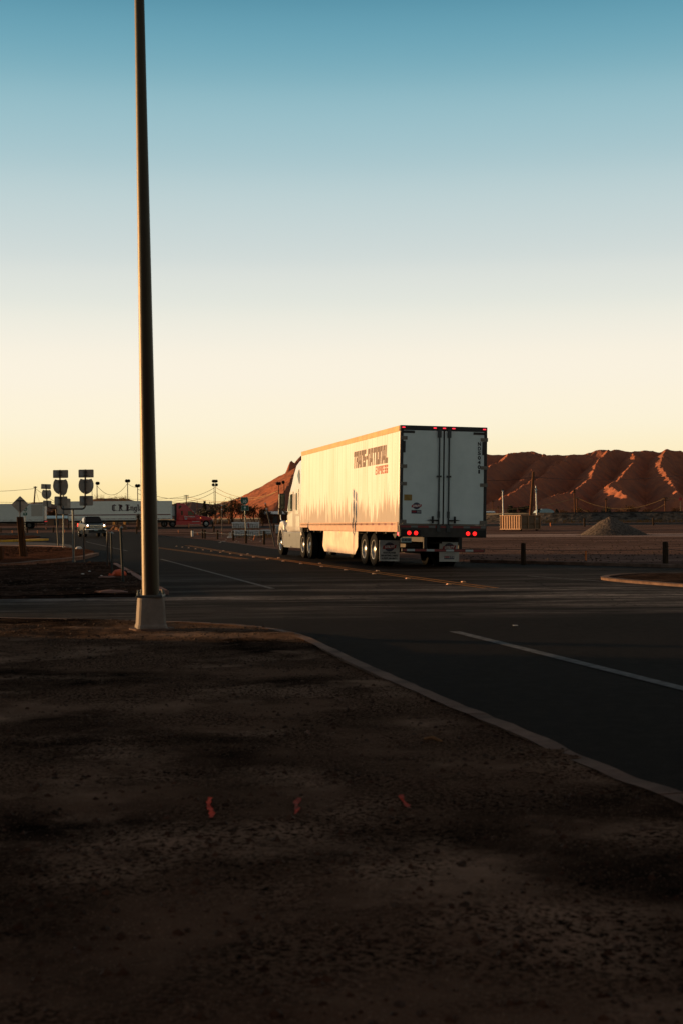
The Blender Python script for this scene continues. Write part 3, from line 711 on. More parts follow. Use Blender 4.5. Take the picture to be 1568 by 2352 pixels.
NIB = Vector((.085, .05))
BLACKLETTER = {  # pen strokes in a box 1 high
    'C': (.62, [[(.42, .98), (.12, .86), (.10, .18), (.32, .02), (.56, .14)], [(.32, .92), (.32, .10)], [(.36, .96), (.58, .84)]]),
    '.': (.26, [[(.08, .06), (.12, .04)]]),
    'R': (.74, [[(.05, .92), (.24, .98), (.24, .04)], [(.04, .06), (.34, .04)], [(.24, .96), (.52, .90), (.52, .62), (.28, .50)], [(.36, .52), (.54, .08), (.70, .04)], [(.36, .92), (.36, .5)]]),
    'E': (.68, [[(.05, .92), (.24, .98), (.24, .06)], [(.24, .97), (.60, .90)], [(.26, .54), (.50, .58)], [(.06, .08), (.32, .02), (.62, .16)], [(.06, .14), (.40, .08), (.62, .22)], [(.38, .92), (.38, .56)], [(.38, .5), (.38, .1)]]),
    'n': (.50, [[(.04, .58), (.12, .64), (.12, .06)], [(.14, .58), (.34, .64), (.38, .54), (.38, .08), (.46, .02)]]),
    'g': (.46, [[(.34, .60), (.12, .56), (.10, .14), (.22, .04), (.34, .10)], [(.34, .64), (.34, -.16), (.12, -.24), (.02, -.16)]]),
    'l': (.26, [[(.06, .92), (.14, .96), (.14, .10), (.22, .02)]]),
    'a': (.48, [[(.08, .56), (.26, .64), (.34, .56), (.34, .10), (.44, .02)], [(.32, .36), (.10, .30), (.10, .10), (.22, .03), (.34, .12)]]),
    'd': (.48, [[(.20, .94), (.36, .60), (.36, .12), (.22, .02), (.10, .12), (.10, .50), (.24, .60), (.36, .54)]]),
}
def blackletter(body, h, mat, parent, m, width):
    b = MB(); x = 0; lay = 0
    for ch in body:
        adv, strokes = BLACKLETTER[ch]
        for st in strokes:
            for e_ in (st[0], st[-1]):
                lay += 1; c_ = Vector(e_) + Vector((x, 0)); z = .004 + .0004 * (lay % 7); sz = .062
                b.add([(c_.x - sz, c_.y, z), (c_.x, c_.y - sz * .8, z), (c_.x + sz, c_.y, z), (c_.x, c_.y + sz * .8, z)], [(0, 1, 2, 3)])
            for p, q in zip(st, st[1:]):
                p, q = Vector(p) + Vector((x, 0)), Vector(q) + Vector((x, 0)); lay += 1; z = .004 + .0004 * (lay % 7)
                d = (q - p).normalized(); n_ = Vector((-d.y, d.x)); wv = .048 + .030 * abs(d.y); p, q = p - d * .02, q + d * .02; n_ = n_ * wv
                ring = [p - n_, p + n_, q + n_, q - n_]
                b.add([(v.x, v.y, z) for v in ring] , [(0, 1, 2, 3)])
        x += adv
    k = width / x; b.v = [(v[0] * k, v[1] * h, v[2]) for v in b.v]
    o = b.build('lettering', mat, parent); o.matrix_local = m; return o
SLAB = {  # heavy stencil capitals: upright bars (u) and level bars (h) as x0, x1, z0, z1 in a unit box
    'T': [(.0, 1, .70, 1), (.30, .62, 0, .70)], 'R': [(0, .34, 0, 1), (.34, 1, .72, 1), (.66, 1, .60, .72), (.34, .92, .36, .60), (.66, 1, 0, .36)],
    'A': [(.10, .40, .42, 1), (.62, .92, .42, 1), (.40, .62, .74, 1), (0, .98, .20, .42), (0, .30, 0, .20), (.70, 1, 0, .20)],
    'N': [(0, .32, 0, 1), (.32, .68, .70, 1), (.68, 1, 0, 1)], 'S': [(0, 1, .74, 1), (0, .34, .60, .74), (0, 1, .36, .60), (.66, 1, .28, .36), (0, 1, 0, .28)],
    '-': [(.1, .9, .40, .62)], 'I': [(.0, .9, 0, 1)], 'O': [(0, .32, 0, 1), (.68, 1, 0, 1), (.32, .68, .70, 1), (.32, .68, 0, .30)],
    'L': [(0, .34, 0, 1), (.34, 1, 0, .30)],
    'E': [(0, .3, 0, 1), (.3, 1, .84, 1), (.3, .86, .42, .58), (.3, 1, 0, .16)], 'P': [(0, .3, 0, 1), (.3, 1, .84, 1), (.7, 1, .56, .84), (.3, 1, .40, .56)],
    'X': [(.0, .3, .58, 1), (.7, 1, .58, 1), (.25, .75, .40, .58), (.0, .3, 0, .40), (.7, 1, 0, .40)]}
SLABW = {'-': .55, 'I': .42}
def slab_text(body, w, h, gap, shear, mat, parent, m):
    b = MB(); x = 0
    tot = sum(SLABW.get(c, 1.0) + gap for c in body) - gap
    for ch in body:
        aw = SLABW.get(ch, 1.0)
        for (a, c, z0, z1) in SLAB[ch]:
            q = [(x + a * aw, z0), (x + c * aw, z0), (x + c * aw, z1), (x + a * aw, z1)]
            b.add([(p[0] * w / tot + shear * p[1] * h, p[1] * h, .004) for p in q], [(0, 1, 2, 3)])
        x += aw + gap
    o = b.build('lettering', mat, parent); o.matrix_local = m; return o
def disc(b, c, rx, ry, z, n=28): b.add([(c[0] + rx * math.cos(2 * math.pi * k / n), c[1] + ry * math.sin(2 * math.pi * k / n), z) for k in range(n)], [tuple(range(n))])
def globe_logo(parent, m, w):
    """blue globe behind a slanted red band that reads UTILITY"""
    b = MB(); disc(b, (0, 0), w * .36, w * .31, .003); o = b.build('logo', m_navy, parent); o.matrix_local = m
    b = MB()
    for yy in (-.2, -.1, .12, .22): b.add([(-w * .3 * math.sqrt(max(.05, 1 - (yy / .31) ** 2)) * 1.1, yy * w - .004 * w, .0045), (w * .3 * math.sqrt(max(.05, 1 - (yy / .31) ** 2)) * 1.1, yy * w - .004 * w, .0045), (w * .3 * math.sqrt(max(.05, 1 - (yy / .31) ** 2)) * 1.1, yy * w + .004 * w, .0045), (-w * .3 * math.sqrt(max(.05, 1 - (yy / .31) ** 2)) * 1.1, yy * w + .004 * w, .0045)], [(0, 1, 2, 3)])
    b.build('globe_line', m_flap, o)
    b = MB(); b.add([(-w * .50, -w * .15, .007), (w * .44, -w * .09, .007), (w * .50, w * .15, .007), (-w * .44, w * .09, .007)], [(0, 1, 2, 3)])
    b.build('band', m_redprint, o)
    text('UTILITY', m_signwhite, o, size=w * .22, width=w * .74, m=Matrix.Translation((0, -.002, .009)) @ Matrix.Rotation(R(3), 4, 'Z'), shear=.25, bold=w * .012, depth=.0008)
    return o

# ---------------------------------------------------------------- box trailer
def trailer(name, label, Ln, z0, z1, W, style, paint):
    t = thing(name, label, 'trailer'); hw = W / 2
    main = style == 'main'
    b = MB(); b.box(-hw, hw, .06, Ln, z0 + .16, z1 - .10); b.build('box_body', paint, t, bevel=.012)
    b = MB(); b.box(-hw + .01, hw - .01, .02, Ln - .01, z1 - .097, z1 - .01); b.build('roof', m_roof_w, t)
    rail = m_toprail if main else paint
    for s in (-1, 1):
        b = MB(); b.box(s * hw - .012, s * hw + .012, .07, Ln, z1 - .17, z1 - .005); b.build('top_rail', rail, t, bevel=.006)
        b = MB(); b.prism([(.12, z0 + .28), (Ln, z0 + .28), (Ln, z0 + .11), (Ln - 1.7, z0 + .11), (Ln - 2.0, z0), (.12, z0)], s * hw - .02, s * hw + .016, 'x'); br = b.build('bottom_rail', m_botrail if main else m_side_l, t)
        rb = MB(); rb.box(s * (hw + .017), s * (hw + .020), .3, Ln - .1, z0 + .19, z0 + .25); rb.build('reflective_tape', m_tape_side if main else m_tape_far, br)
    # rear frame, doors and gear
    fr = MB()
    for s in (-1, 1): fr.box(s * hw, s * (hw - .085), -.03, .058, z0 + .30, z1 - .13)
    fr.box(-hw, hw, -.03, .058, z1 - .128, z1)
    fro = fr.build('rear_frame', m_frame, t, bevel=.008)
    if main:
        for bx in ((-hw + .087, -hw + .42, z1 - .22, z1 - .15), (-hw + .087, -hw + .15, z1 - .78, z1 - .45), (hw - .42, hw - .087, z1 - .22, z1 - .15), (hw - .15, hw - .087, z1 - .80, z1 - .42)):
            fr = MB(); fr.box(bx[0], bx[1], -.036, -.028, bx[2], bx[3]); fr.build('gusset', m_frame, fro)
    sl = MB(); sl.box(-hw, hw, -.05, .10, z0 - .14, z0 + .20); slo = sl.build('rear_sill', m_sill, t, bevel=.01)
    rs = MB(); rs.box(-hw + .03, hw - .03, -.056, -.051, z0 + .128, z0 + .188); rs.build('reflective_tape', m_tape_rear, slo)
    for s in (-1, 1):
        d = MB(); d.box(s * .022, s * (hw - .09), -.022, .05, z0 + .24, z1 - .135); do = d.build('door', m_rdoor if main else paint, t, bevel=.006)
        if not main: continue
        d = MB(); d.box(s * .002, s * .021, -.02, .04, z0 + .22, z1 - .14); d.build('gasket', m_blackmetal, do)
        for zz in (z1 - .36, z1 - 1.17, z1 - 1.67, z0 + .30):
            h = MB(); h.box(s * (hw + .014), s * (hw - .20), -.046, -.024, zz - .05, zz + .05); h.box(s * (hw + .014), s * (hw - .03), -.058, -.047, zz - .055, zz + .055)
            h.tube([(s * (hw - .10), -.05, zz), (s * (hw - .10), -.058, zz)], .018, 8); h.tube([(s * (hw - .17), -.046, zz), (s * (hw - .17), -.056, zz)], .014, 8)
            h.build('hinge', m_hinge, do)
        xr = s * .145
        rd = MB(); rd.tube([(xr, -.06, z0 + .05), (xr, -.06, z1 - .12)], .022, 10); rd.box(xr - .05, xr + .05, -.085, -.03, z1 - .33, z1 - .10)
        rd.box(xr - .065, xr + .065, -.085, -.028, z1 - 1.47, z1 - 1.42); rd.box(xr - .05, xr + .05, -.085, -.028, z0 + .02, z0 + .22); rd.box(xr - .03, xr + .03, -.08, -.028, z0 + .42, z0 + .60)
        rd.build('lock_rod', m_rod, do)
        hd = MB(); hd.prism([(xr, z0 + .36), (s * .40, z0 + .365), (s * .50, z0 + .35), (s * .40, z0 + .335), (xr, z0 + .315)], -.10, -.07, 'y'); hd.tube([(s * .33, -.09, z0 + .46), (s * .33, -.09, z0 + .26)], .032, 8); hd.build('door_handle', m_blackmetal, do)
    for k, x in enumerate((-hw + .09, -.28, 0, .28, hw - .09)):
        l = MB(); l.box(x - .045, x + .045, -.05, -.031, z1 - .075, z1 - .045); l.build('marker_light', m_red_small, t, bevel=.01)
    for s in (-1, 1):
        hz = MB(); hz.box(s * (hw - .02), s * (hw - .62), -.075, -.051, z0 - .12, z0 + .075); ho = hz.build('light_housing', m_blackmetal, t, bevel=.02)
        for a in ((.26, .46) if s < 0 else (.36, .16 + .40)):
            pos = -hw + a + .02 if s < 0 else hw - a
            lt = MB(); lt.lathe([(.001, -.094), (.035, -.092), (.055, -.08), (.06, -.074)], 20, 'y', (pos, 0, z0 - .025)); lt.build('tail_light', m_red_light, t, smooth=True)
    # chassis
    ch = MB()
    for s in (-1, 1): ch.box(s * .48 - .05, s * .48 + .05, .2, Ln - .5, z0 - .28, z0 - .02)
    for y in np.arange(.5, Ln - 1, 1.2): ch.box(-hw + .05, hw - .05, y, y + .1, z0 - .06, z0 + .05)
    ch.box(-.6, .6, 2.1, 6.0, z0 - .34, z0 - .2)
    ch.build('chassis', m_blackmetal, t)
    ax = (3.15, 4.38) if main else (2.3, 3.55)
    for y in ax:
        a = MB(); a.tube([(-1.1, y, .5), (1.1, y, .5)], .075, 10); a.build('axle', m_blackmetal, t)
        for s in (-1, 1):
            wheel(t, s * (hw - .15), y, .505, .27, s, m_rim if main else m_rim_dark); wheel(t, s * (hw - .48), y, .505, .27, s, m_rim_dark, lug=False)
    ug = MB(); ug.box(-hw + .08, hw - .05, -.06, .02, .50, .59)
    for x in (-.52, .52): ug.box(x - .05, x + .05, -.04, .04, .59, z0 - .13)
    ugo = ug.build('underride_guard', m_blackmetal, t, bevel=.006)
    rs = MB(); rs.box(-hw + .11, hw - .08, -.065, -.0605, .515, .575); rs.build('reflective_tape', m_tape_guard, ugo)
    for s in (-1, 1):
        mf = MB(); x0 = -hw + .03 if s < 0 else hw - .68; yb = ax[0] - .72
        mf.box(x0, x0 + .63, yb, yb + .012, .17, .80); mfo = mf.build('mud_flap', m_flap if main else m_black, t)
        if main:
            c = (x0 + .315, yb - .002)
            globe_logo(mfo, frame_m((c[0], c[1], .60), (1, 0, 0), (0, 0, 1)), .44)
            if s < 0: text('HOUSTON, PHARR\nSAN ANTONIO, LAREDO\nLA PORTE, SAN BENITO', m_letter_blk, mfo, size=.075, width=.52, m=frame_m((c[0], c[1] - .002, .335), (1, 0, 0), (0, 0, 1)), bold=.004, spacing=1.15)
            else:
                q = MB(); q.box(c[0] - .16, c[0] + .16, yb - .004, yb - .001, .245, .345); q.build('badge', m_navy, mfo)
                q = MB(); q.box(c[0] - .15, c[0] + .15, yb - .007, yb - .0045, .275, .337); q.build('badge', m_flap, mfo)
                text('4000', m_redprint, mfo, size=.062, width=.15, m=frame_m((c[0] - .072, c[1] - .006, .306), (1, 0, 0), (0, 0, 1)), bold=.003)
                text('D-X', m_navy, mfo, size=.062, width=.12, m=frame_m((c[0] + .075, c[1] - .006, .306), (1, 0, 0), (0, 0, 1)), bold=.003)
    # landing gear
    for s in (-1, 1):
        lg = MB(); y = Ln - 4.0; lg.box(s * .85 - .07, s * .85 + .07, y - .07, y + .07, .45, z0); lg.box(s * .85 - .05, s * .85 + .05, y - .05, y + .05, .28, .45); lg.box(s * .85 - .13, s * .85 + .13, y - .13, y + .13, .26, .285)
        lg.tube([(s * .85, y, .62), (s * .6, y + .55, z0 - .05)], .03, 8); lg.tube([(s * .98, y - .1, z0 - .12), (s * 1.05, y - .2, z0 - .35)], .014, 6); lg.build('landing_gear', m_blackmetal, t)
    return t

# ---------------------------------------------------------------- sleeper tractor (y = 0 midway between the drive axles)
def tractor(name, label, paint, fairing, lit_head):
    t = thing(name, label, 'truck')
    w = 1.22
    b = loft([(1.3, w, .98, 3.84, .10, 1.19), (1.9, w, .98, 3.82, .12, 1.19), (2.4, w, .98, 3.72, .14, 1.195), (2.9, w, .98, 3.42, .16, 1.20), (3.35, w, .98, 2.98, .12, 1.205), (3.62, w, .98, 2.74, .08, 1.21)])
    cab = b.build('sleeper_cab', paint, t, smooth=True)
    b = loft([(3.60, w - .004, .98, 2.70, .06, 1.21), (3.95, w - .006, .98, 2.34, .06, 1.21), (4.36, 1.205, .98, 1.93, .06, 1.195)])
    b.build('front_cab', paint, t, smooth=True)
    b = loft([(4.30, 1.17, 1.0, 1.90, .10, 1.08), (4.9, 1.10, 1.0, 1.80, .14, .90), (5.7, 1.08, 1.0, 1.66, .18, .82), (6.5, 1.02, 1.0, 1.50, .20, .72), (6.95, .92, .86, 1.30, .18, .62), (7.05, .80, .80, 1.10, .1, .55)])
    b.build('bonnet', paint, t, smooth=True)
    # glass
    b = MB(); b.add([(-1.06, 3.66, 2.70), (1.06, 3.66, 2.70), (1.08, 4.38, 1.97), (-1.08, 4.38, 1.97)], [(0, 1, 2, 3)])
    b.v = [(x, y + .03, z + .03) for x, y, z in b.v]; b.build('windscreen', m_glass_lt, t)
    for s in (-1, 1):
        def side(poly, off=.004): bb = MB(); bb.prism(poly, s * (w + off - .012), s * (w + off), 'x'); return bb
        side([(2.98, 1.20), (4.12, 1.20), (4.12, 2.0), (3.66, 2.62), (2.98, 2.62)], .0015).build('door', paint, t)
        side([(3.08, 1.84), (4.02, 1.84), (3.98, 2.02), (3.60, 2.50), (3.08, 2.52)], .008).build('door_window', m_glass_lt, t)
        side([(1.86, 1.70), (2.42, 1.70), (2.42, 2.70), (1.86, 2.70)], .006).build('sleeper_window_surround', paint, t, bevel=.015)
        side([(2.0, 1.85), (2.28, 1.85), (2.28, 2.55), (2.0, 2.55)], .012).build('sleeper_window', m_glass, t)
        rv = MB(); rv.prism([(1.60, 2.95), (1.66, 3.28), (1.78, 3.46), (2.0, 3.36), (2.12, 3.22), (1.9, 3.02), (1.72, 2.88)], s * (w - .06), s * (w - .012), 'x'); rv.build('roof_window', m_glass, t)
        side([(1.66, 1.05), (2.30, 1.05), (2.30, 1.62), (1.66, 1.62)], .005).build('baggage_door', paint, t, bevel=.008)
        # lower side fairing, step, fender
        f = MB(); f.prism([(-.2 + 1.4, .36), (5.05, .36), (5.22, .52), (5.12, .99), (1.20, .99)], s * (w - .05), s * (w - .005), 'x'); fo = f.build('side_fairing', fairing, t, bevel=.01)
        f = MB(); f.box(s * (w - .03), s * (w + .02), 3.3, 4.9, .36, .42); f.box(s * (w - .03), s * (w + .012), 3.7, 4.9, .80, .90); f.build('step', m_silver, fo)
        f = MB(); rings = []
        for k in range(13):
            a = R(-8 + 196 * k / 12); c, sn = math.cos(a), math.sin(a)
            rings.append([(s * .82, 5.95 + .62 * c, .52 + .62 * sn), (s * 1.20, 5.95 + .62 * c, .52 + .62 * sn), (s * 1.20, 5.95 + .56 * c, .52 + .56 * sn), (s * .82, 5.95 + .56 * c, .52 + .56 * sn)])
        f.rings(rings); f.build('fender', paint, t, smooth=True)
        f = MB(); f.prism([(5.30, 1.02), (5.42, 1.30), (5.7, 1.45), (6.3, 1.42), (6.65, 1.2), (6.62, 1.0), (6.4, 1.06), (5.95, 1.16), (5.5, 1.06)], s * .95, s * 1.16, 'x'); f.build('fender_crown', paint, t, bevel=.05)
        # mirrors
        mr_ = MB(); mr_.box(s * 1.34, s * 1.60, 4.05, 4.17, 1.92, 2.56); mo = mr_.build('mirror', m_black_plastic, t, bevel=.04)
        g_ = MB(); g_.box(s * 1.37, s * 1.57, 4.040, 4.048, 2.10, 2.52); g_.box(s * 1.37, s * 1.57, 4.040, 4.048, 1.95, 2.07); g_.build('mirror_glass', m_mirror, mo)
        g_ = MB(); g_.tube([(s * 1.46, 4.12, 1.93), (s * 1.34, 4.16, 1.80), (s * 1.15, 4.22, 1.72)], [.035, .04, .075], 8); g_.build('mirror_arm', m_black_plastic, mo)
        mr_ = MB(); mr_.box(s * 1.05, s * 1.22, 6.36, 6.42, 1.70, 1.96); mo = mr_.build('bonnet_mirror', m_black_plastic, t, bevel=.05)
        g_ = MB(); g_.tube([(s * 1.13, 6.39, 1.71), (s * 1.11, 6.38, 1.50), (s * .98, 6.3, 1.30)], .016, 8); g_.build('mirror_arm', m_chrome, mo)
        hl = MB(); hl.prism([(6.42, 1.02), (6.90, .92), (6.94, 1.02), (6.78, 1.12), (6.40, 1.22)], s * .90, s * 1.055, 'x'); hl.build('headlight', m_glass_lt, t, bevel=.02)
        sm_ = MB(); sm_.box(s * 1.075, s * 1.10, 5.02, 5.14, 1.40, 1.46); sm_.build('marker_light', m_amber_light, t, bevel=.01)
        # rubber gap extender behind the sleeper
        e = MB(); e.box(s * (w - .06), s * (w - .02), 1.0, 1.302, 1.0, 3.75); e.build('cab_extender', m_blackmetal, t)
        wheel(t, s * 1.06, 5.95, .52, .29, s, m_chrome if fairing is not m_truck_red else m_rim)
        for y in (-.66, .66):
            wheel(t, s * 1.13, y, .51, .27, s, m_rim if fairing is not m_truck_red else m_rim_dark); wheel(t, s * .80, y, .51, .27, s, m_rim_dark, lug=False)
    b = loft([(6.42, 1.14, .34, .94, .08), (6.85, 1.10, .34, .94, .08), (7.08, .95, .36, .90, .08)]); b.build('bumper', m_black_plastic if fairing is m_truck_red else fairing, t, smooth=True)
    b = MB(); b.box(-.55, .55, 7.04, 7.075, .90, 1.14)
    for k in range(5): b.box(-.52, .52, 7.076, 7.085, .92 + .045 * k, .94 + .045 * k)
    b.build('grille', m_black_plastic, t)
    b = MB(); b.box(-.8, .8, 1.05, 1.298, 1.0, 3.7); b.build('sleeper_back', m_blackmetal, t)
    b = MB()
    for s in (-1, 1): b.box(s * .42 - .05, s * .42 + .05, -1.6, 6.4, .72, .98)
    b.box(-.5, .5, -.5, .5, .96, 1.06)
    for y in (-.66, .66, 5.95): b.tube([(-1, y, .52), (1, y, .52)], .08, 8)
    b.build('chassis', m_blackmetal, t)
    return t

# ---------------------------------------------------------------- the white truck on the road
LEAN = R(1.3)
TR0 = at(1014, 1215, 40.80); TR0.z = 0
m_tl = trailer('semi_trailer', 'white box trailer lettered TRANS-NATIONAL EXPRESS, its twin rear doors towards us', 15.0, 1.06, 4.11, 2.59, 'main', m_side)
m_tl.location = TR0; m_tl.rotation_euler = (0, LEAN, HEAD)
hw = 1.295
SIDE_L = lambda y, z: frame_m((-hw - .002, y, z), (0, -1, 0), (0, 0, 1))
slab_text('TRANS-NATIONAL', 4.50, .545, .16, .10, m_letter, m_tl, SIDE_L(5.92, 3.09))
slab_text('EXPRESS', 1.52, .25, .34, .10, m_letter_red, m_tl, SIDE_L(2.92, 2.79))
for i, chr_ in enumerate('ND50401'):
    text(chr_, m_letter_blk, m_tl, size=.145, width=.092 if chr_ != '1' else .055, m=frame_m((hw - .235, -.0245, 3.62 - .133 * i), (1, 0, 0), (0, 0, 1)), bold=.006)
q = MB(); q.box(-hw + .13, -hw + .36, -.0275, -.0225, 1.96, 2.13); q.build('warning_sticker', m_yellow_lbl, m_tl)
globe_logo(m_tl, frame_m((-hw + .50, -.0235, 1.81), (1, 0, 0), (0, 0, 1)), .31)
q = MB(); q.box(-hw + .35, -hw + .64, -.027, -.0225, 1.59, 1.69); qo = q.build('badge', m_navy, m_tl)
text('4000', m_redprint, qo, size=.075, width=.13, m=frame_m((-hw + .43, -.0285, 1.643), (1, 0, 0), (0, 0, 1)), bold=.003)
text('D-X', m_flap, qo, size=.07, width=.10, m=frame_m((-hw + .57, -.0285, 1.643), (1, 0, 0), (0, 0, 1)), bold=.003)
q = MB(); q.box(-hw + .05, -hw + .37, -.02, -.012, .76, .90); qo = q.build('licence_plate', m_plate, m_tl, bevel=.004)
text('25.8543B', m_letter_blk, qo, size=.085, width=.27, m=frame_m((-hw + .21, -.0215, .83), (1, 0, 0), (0, 0, 1)), bold=.004)
for s in (-1, 1):
    q = MB(); q.prism([(5.05, 1.05), (10.4, 1.05), (10.55, .52), (10.2, .33), (5.45, .31), (5.05, .55)], s * hw - .03, s * hw - .008, 'x'); q.build('side_skirt', m_skirt if s < 0 else m_sill, m_tl)  # far skirt coloured dark so its sunlit inside looks shaded
    q = MB(); q.box(s * (hw - .02), s * (hw + .03), 7.7, 7.82, .98, 1.05); q.build('marker_light', m_amber_light, m_tl, bevel=.01)
q = MB(); q.box(-hw - .02, -hw + .02, .02, .14, .96, 1.05); q.build('marker_light', m_red_small, m_tl, bevel=.01)
tk = tractor('tractor_unit', 'white sleeper truck with silver side fairings hauling the lettered white trailer', m_truck_white, m_silver, False)
tk.location = TR0 + HV * 14.05; tk.rotation_euler = (0, LEAN * .7, HEAD)

# ---------------------------------------------------------------- red truck and its trailer on the far road
RH = R(-90 + 9)                                # heading right and a little away
RHV = Vector((math.cos(R(9)), math.sin(R(9)), 0))
r0 = at(157, 1200, 223.5); r0.z = g(223.5) + .1
cr_ = trailer('semi_trailer', 'white trailer with blackletter C.R.England lettering and a red stripe, behind the tall pole', 16.15, 1.10, 4.11, 2.55, 'far', m_side_cr)
cr_.location = r0; cr_.rotation_euler = (0, 0, RH)
SR = lambda y, z: frame_m((1.277, y, z), (0, 1, 0), (0, 0, 1))
blackletter('C.R.England', 1.0, M('maroon lettering', (.045, .006, .008), .6), cr_, SR(6.75, 2.55), 5.9)
q = MB(); q.box(1.276, 1.283, .1, 16.1, 1.86, 2.02); q.build('stripe', M('maroon stripe', (.15, .025, .018), .6), cr_)
q = MB(); q.box(1.27, 1.30, 15.95, 16.16, 1.15, 4.05); q.box(-1.27, 1.27, 16.15, 16.2, 1.2, 4.0); q.build('front_corner', m_signwhite, cr_)
q = MB(); q.box(-.95, .95, 16.2, 16.75, 1.7, 3.3); q.build('cooling_unit', m_white_plastic, cr_, bevel=.05)
rt = tractor('tractor_unit', 'dark red sleeper truck coupled to the white blackletter trailer on the far road', m_truck_red, m_truck_red, True)
rt.location = r0 + RHV * 15.6; rt.location.z = g(r0.y + 2) + .02; rt.rotation_euler = (0, 0, RH)
text('C.R.England', m_signwhite, rt, size=.22, width=1.15, m=frame_m((1.24, 3.62, 1.62), (0, 1, 0), (0, 0, 1)), bold=.004)
text('One', m_signwhite, rt, size=.36, width=.5, m=frame_m((1.24, 2.72, 1.62), (0, 1, 0), (0, 0, 1)), bold=.006, shear=.2)
q = MB(); q.box(1.226, 1.234, 2.55, 2.95, 1.18, 1.38); q.build('sticker', m_tapewhite, rt)
# dull trailer at the left edge
l0 = at(104.5, 1205, 224); l0.z = g(224) + .02
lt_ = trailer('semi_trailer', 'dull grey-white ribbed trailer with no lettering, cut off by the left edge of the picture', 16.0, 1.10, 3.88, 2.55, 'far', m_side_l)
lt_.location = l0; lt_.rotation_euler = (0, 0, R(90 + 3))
q = MB(); q.box(-1.29, -1.277, .2, 2.0, 1.9, 3.75); q.build('patch_panel', M('replaced panel', (.47, .40, .33), .6, var=.15), lt_)

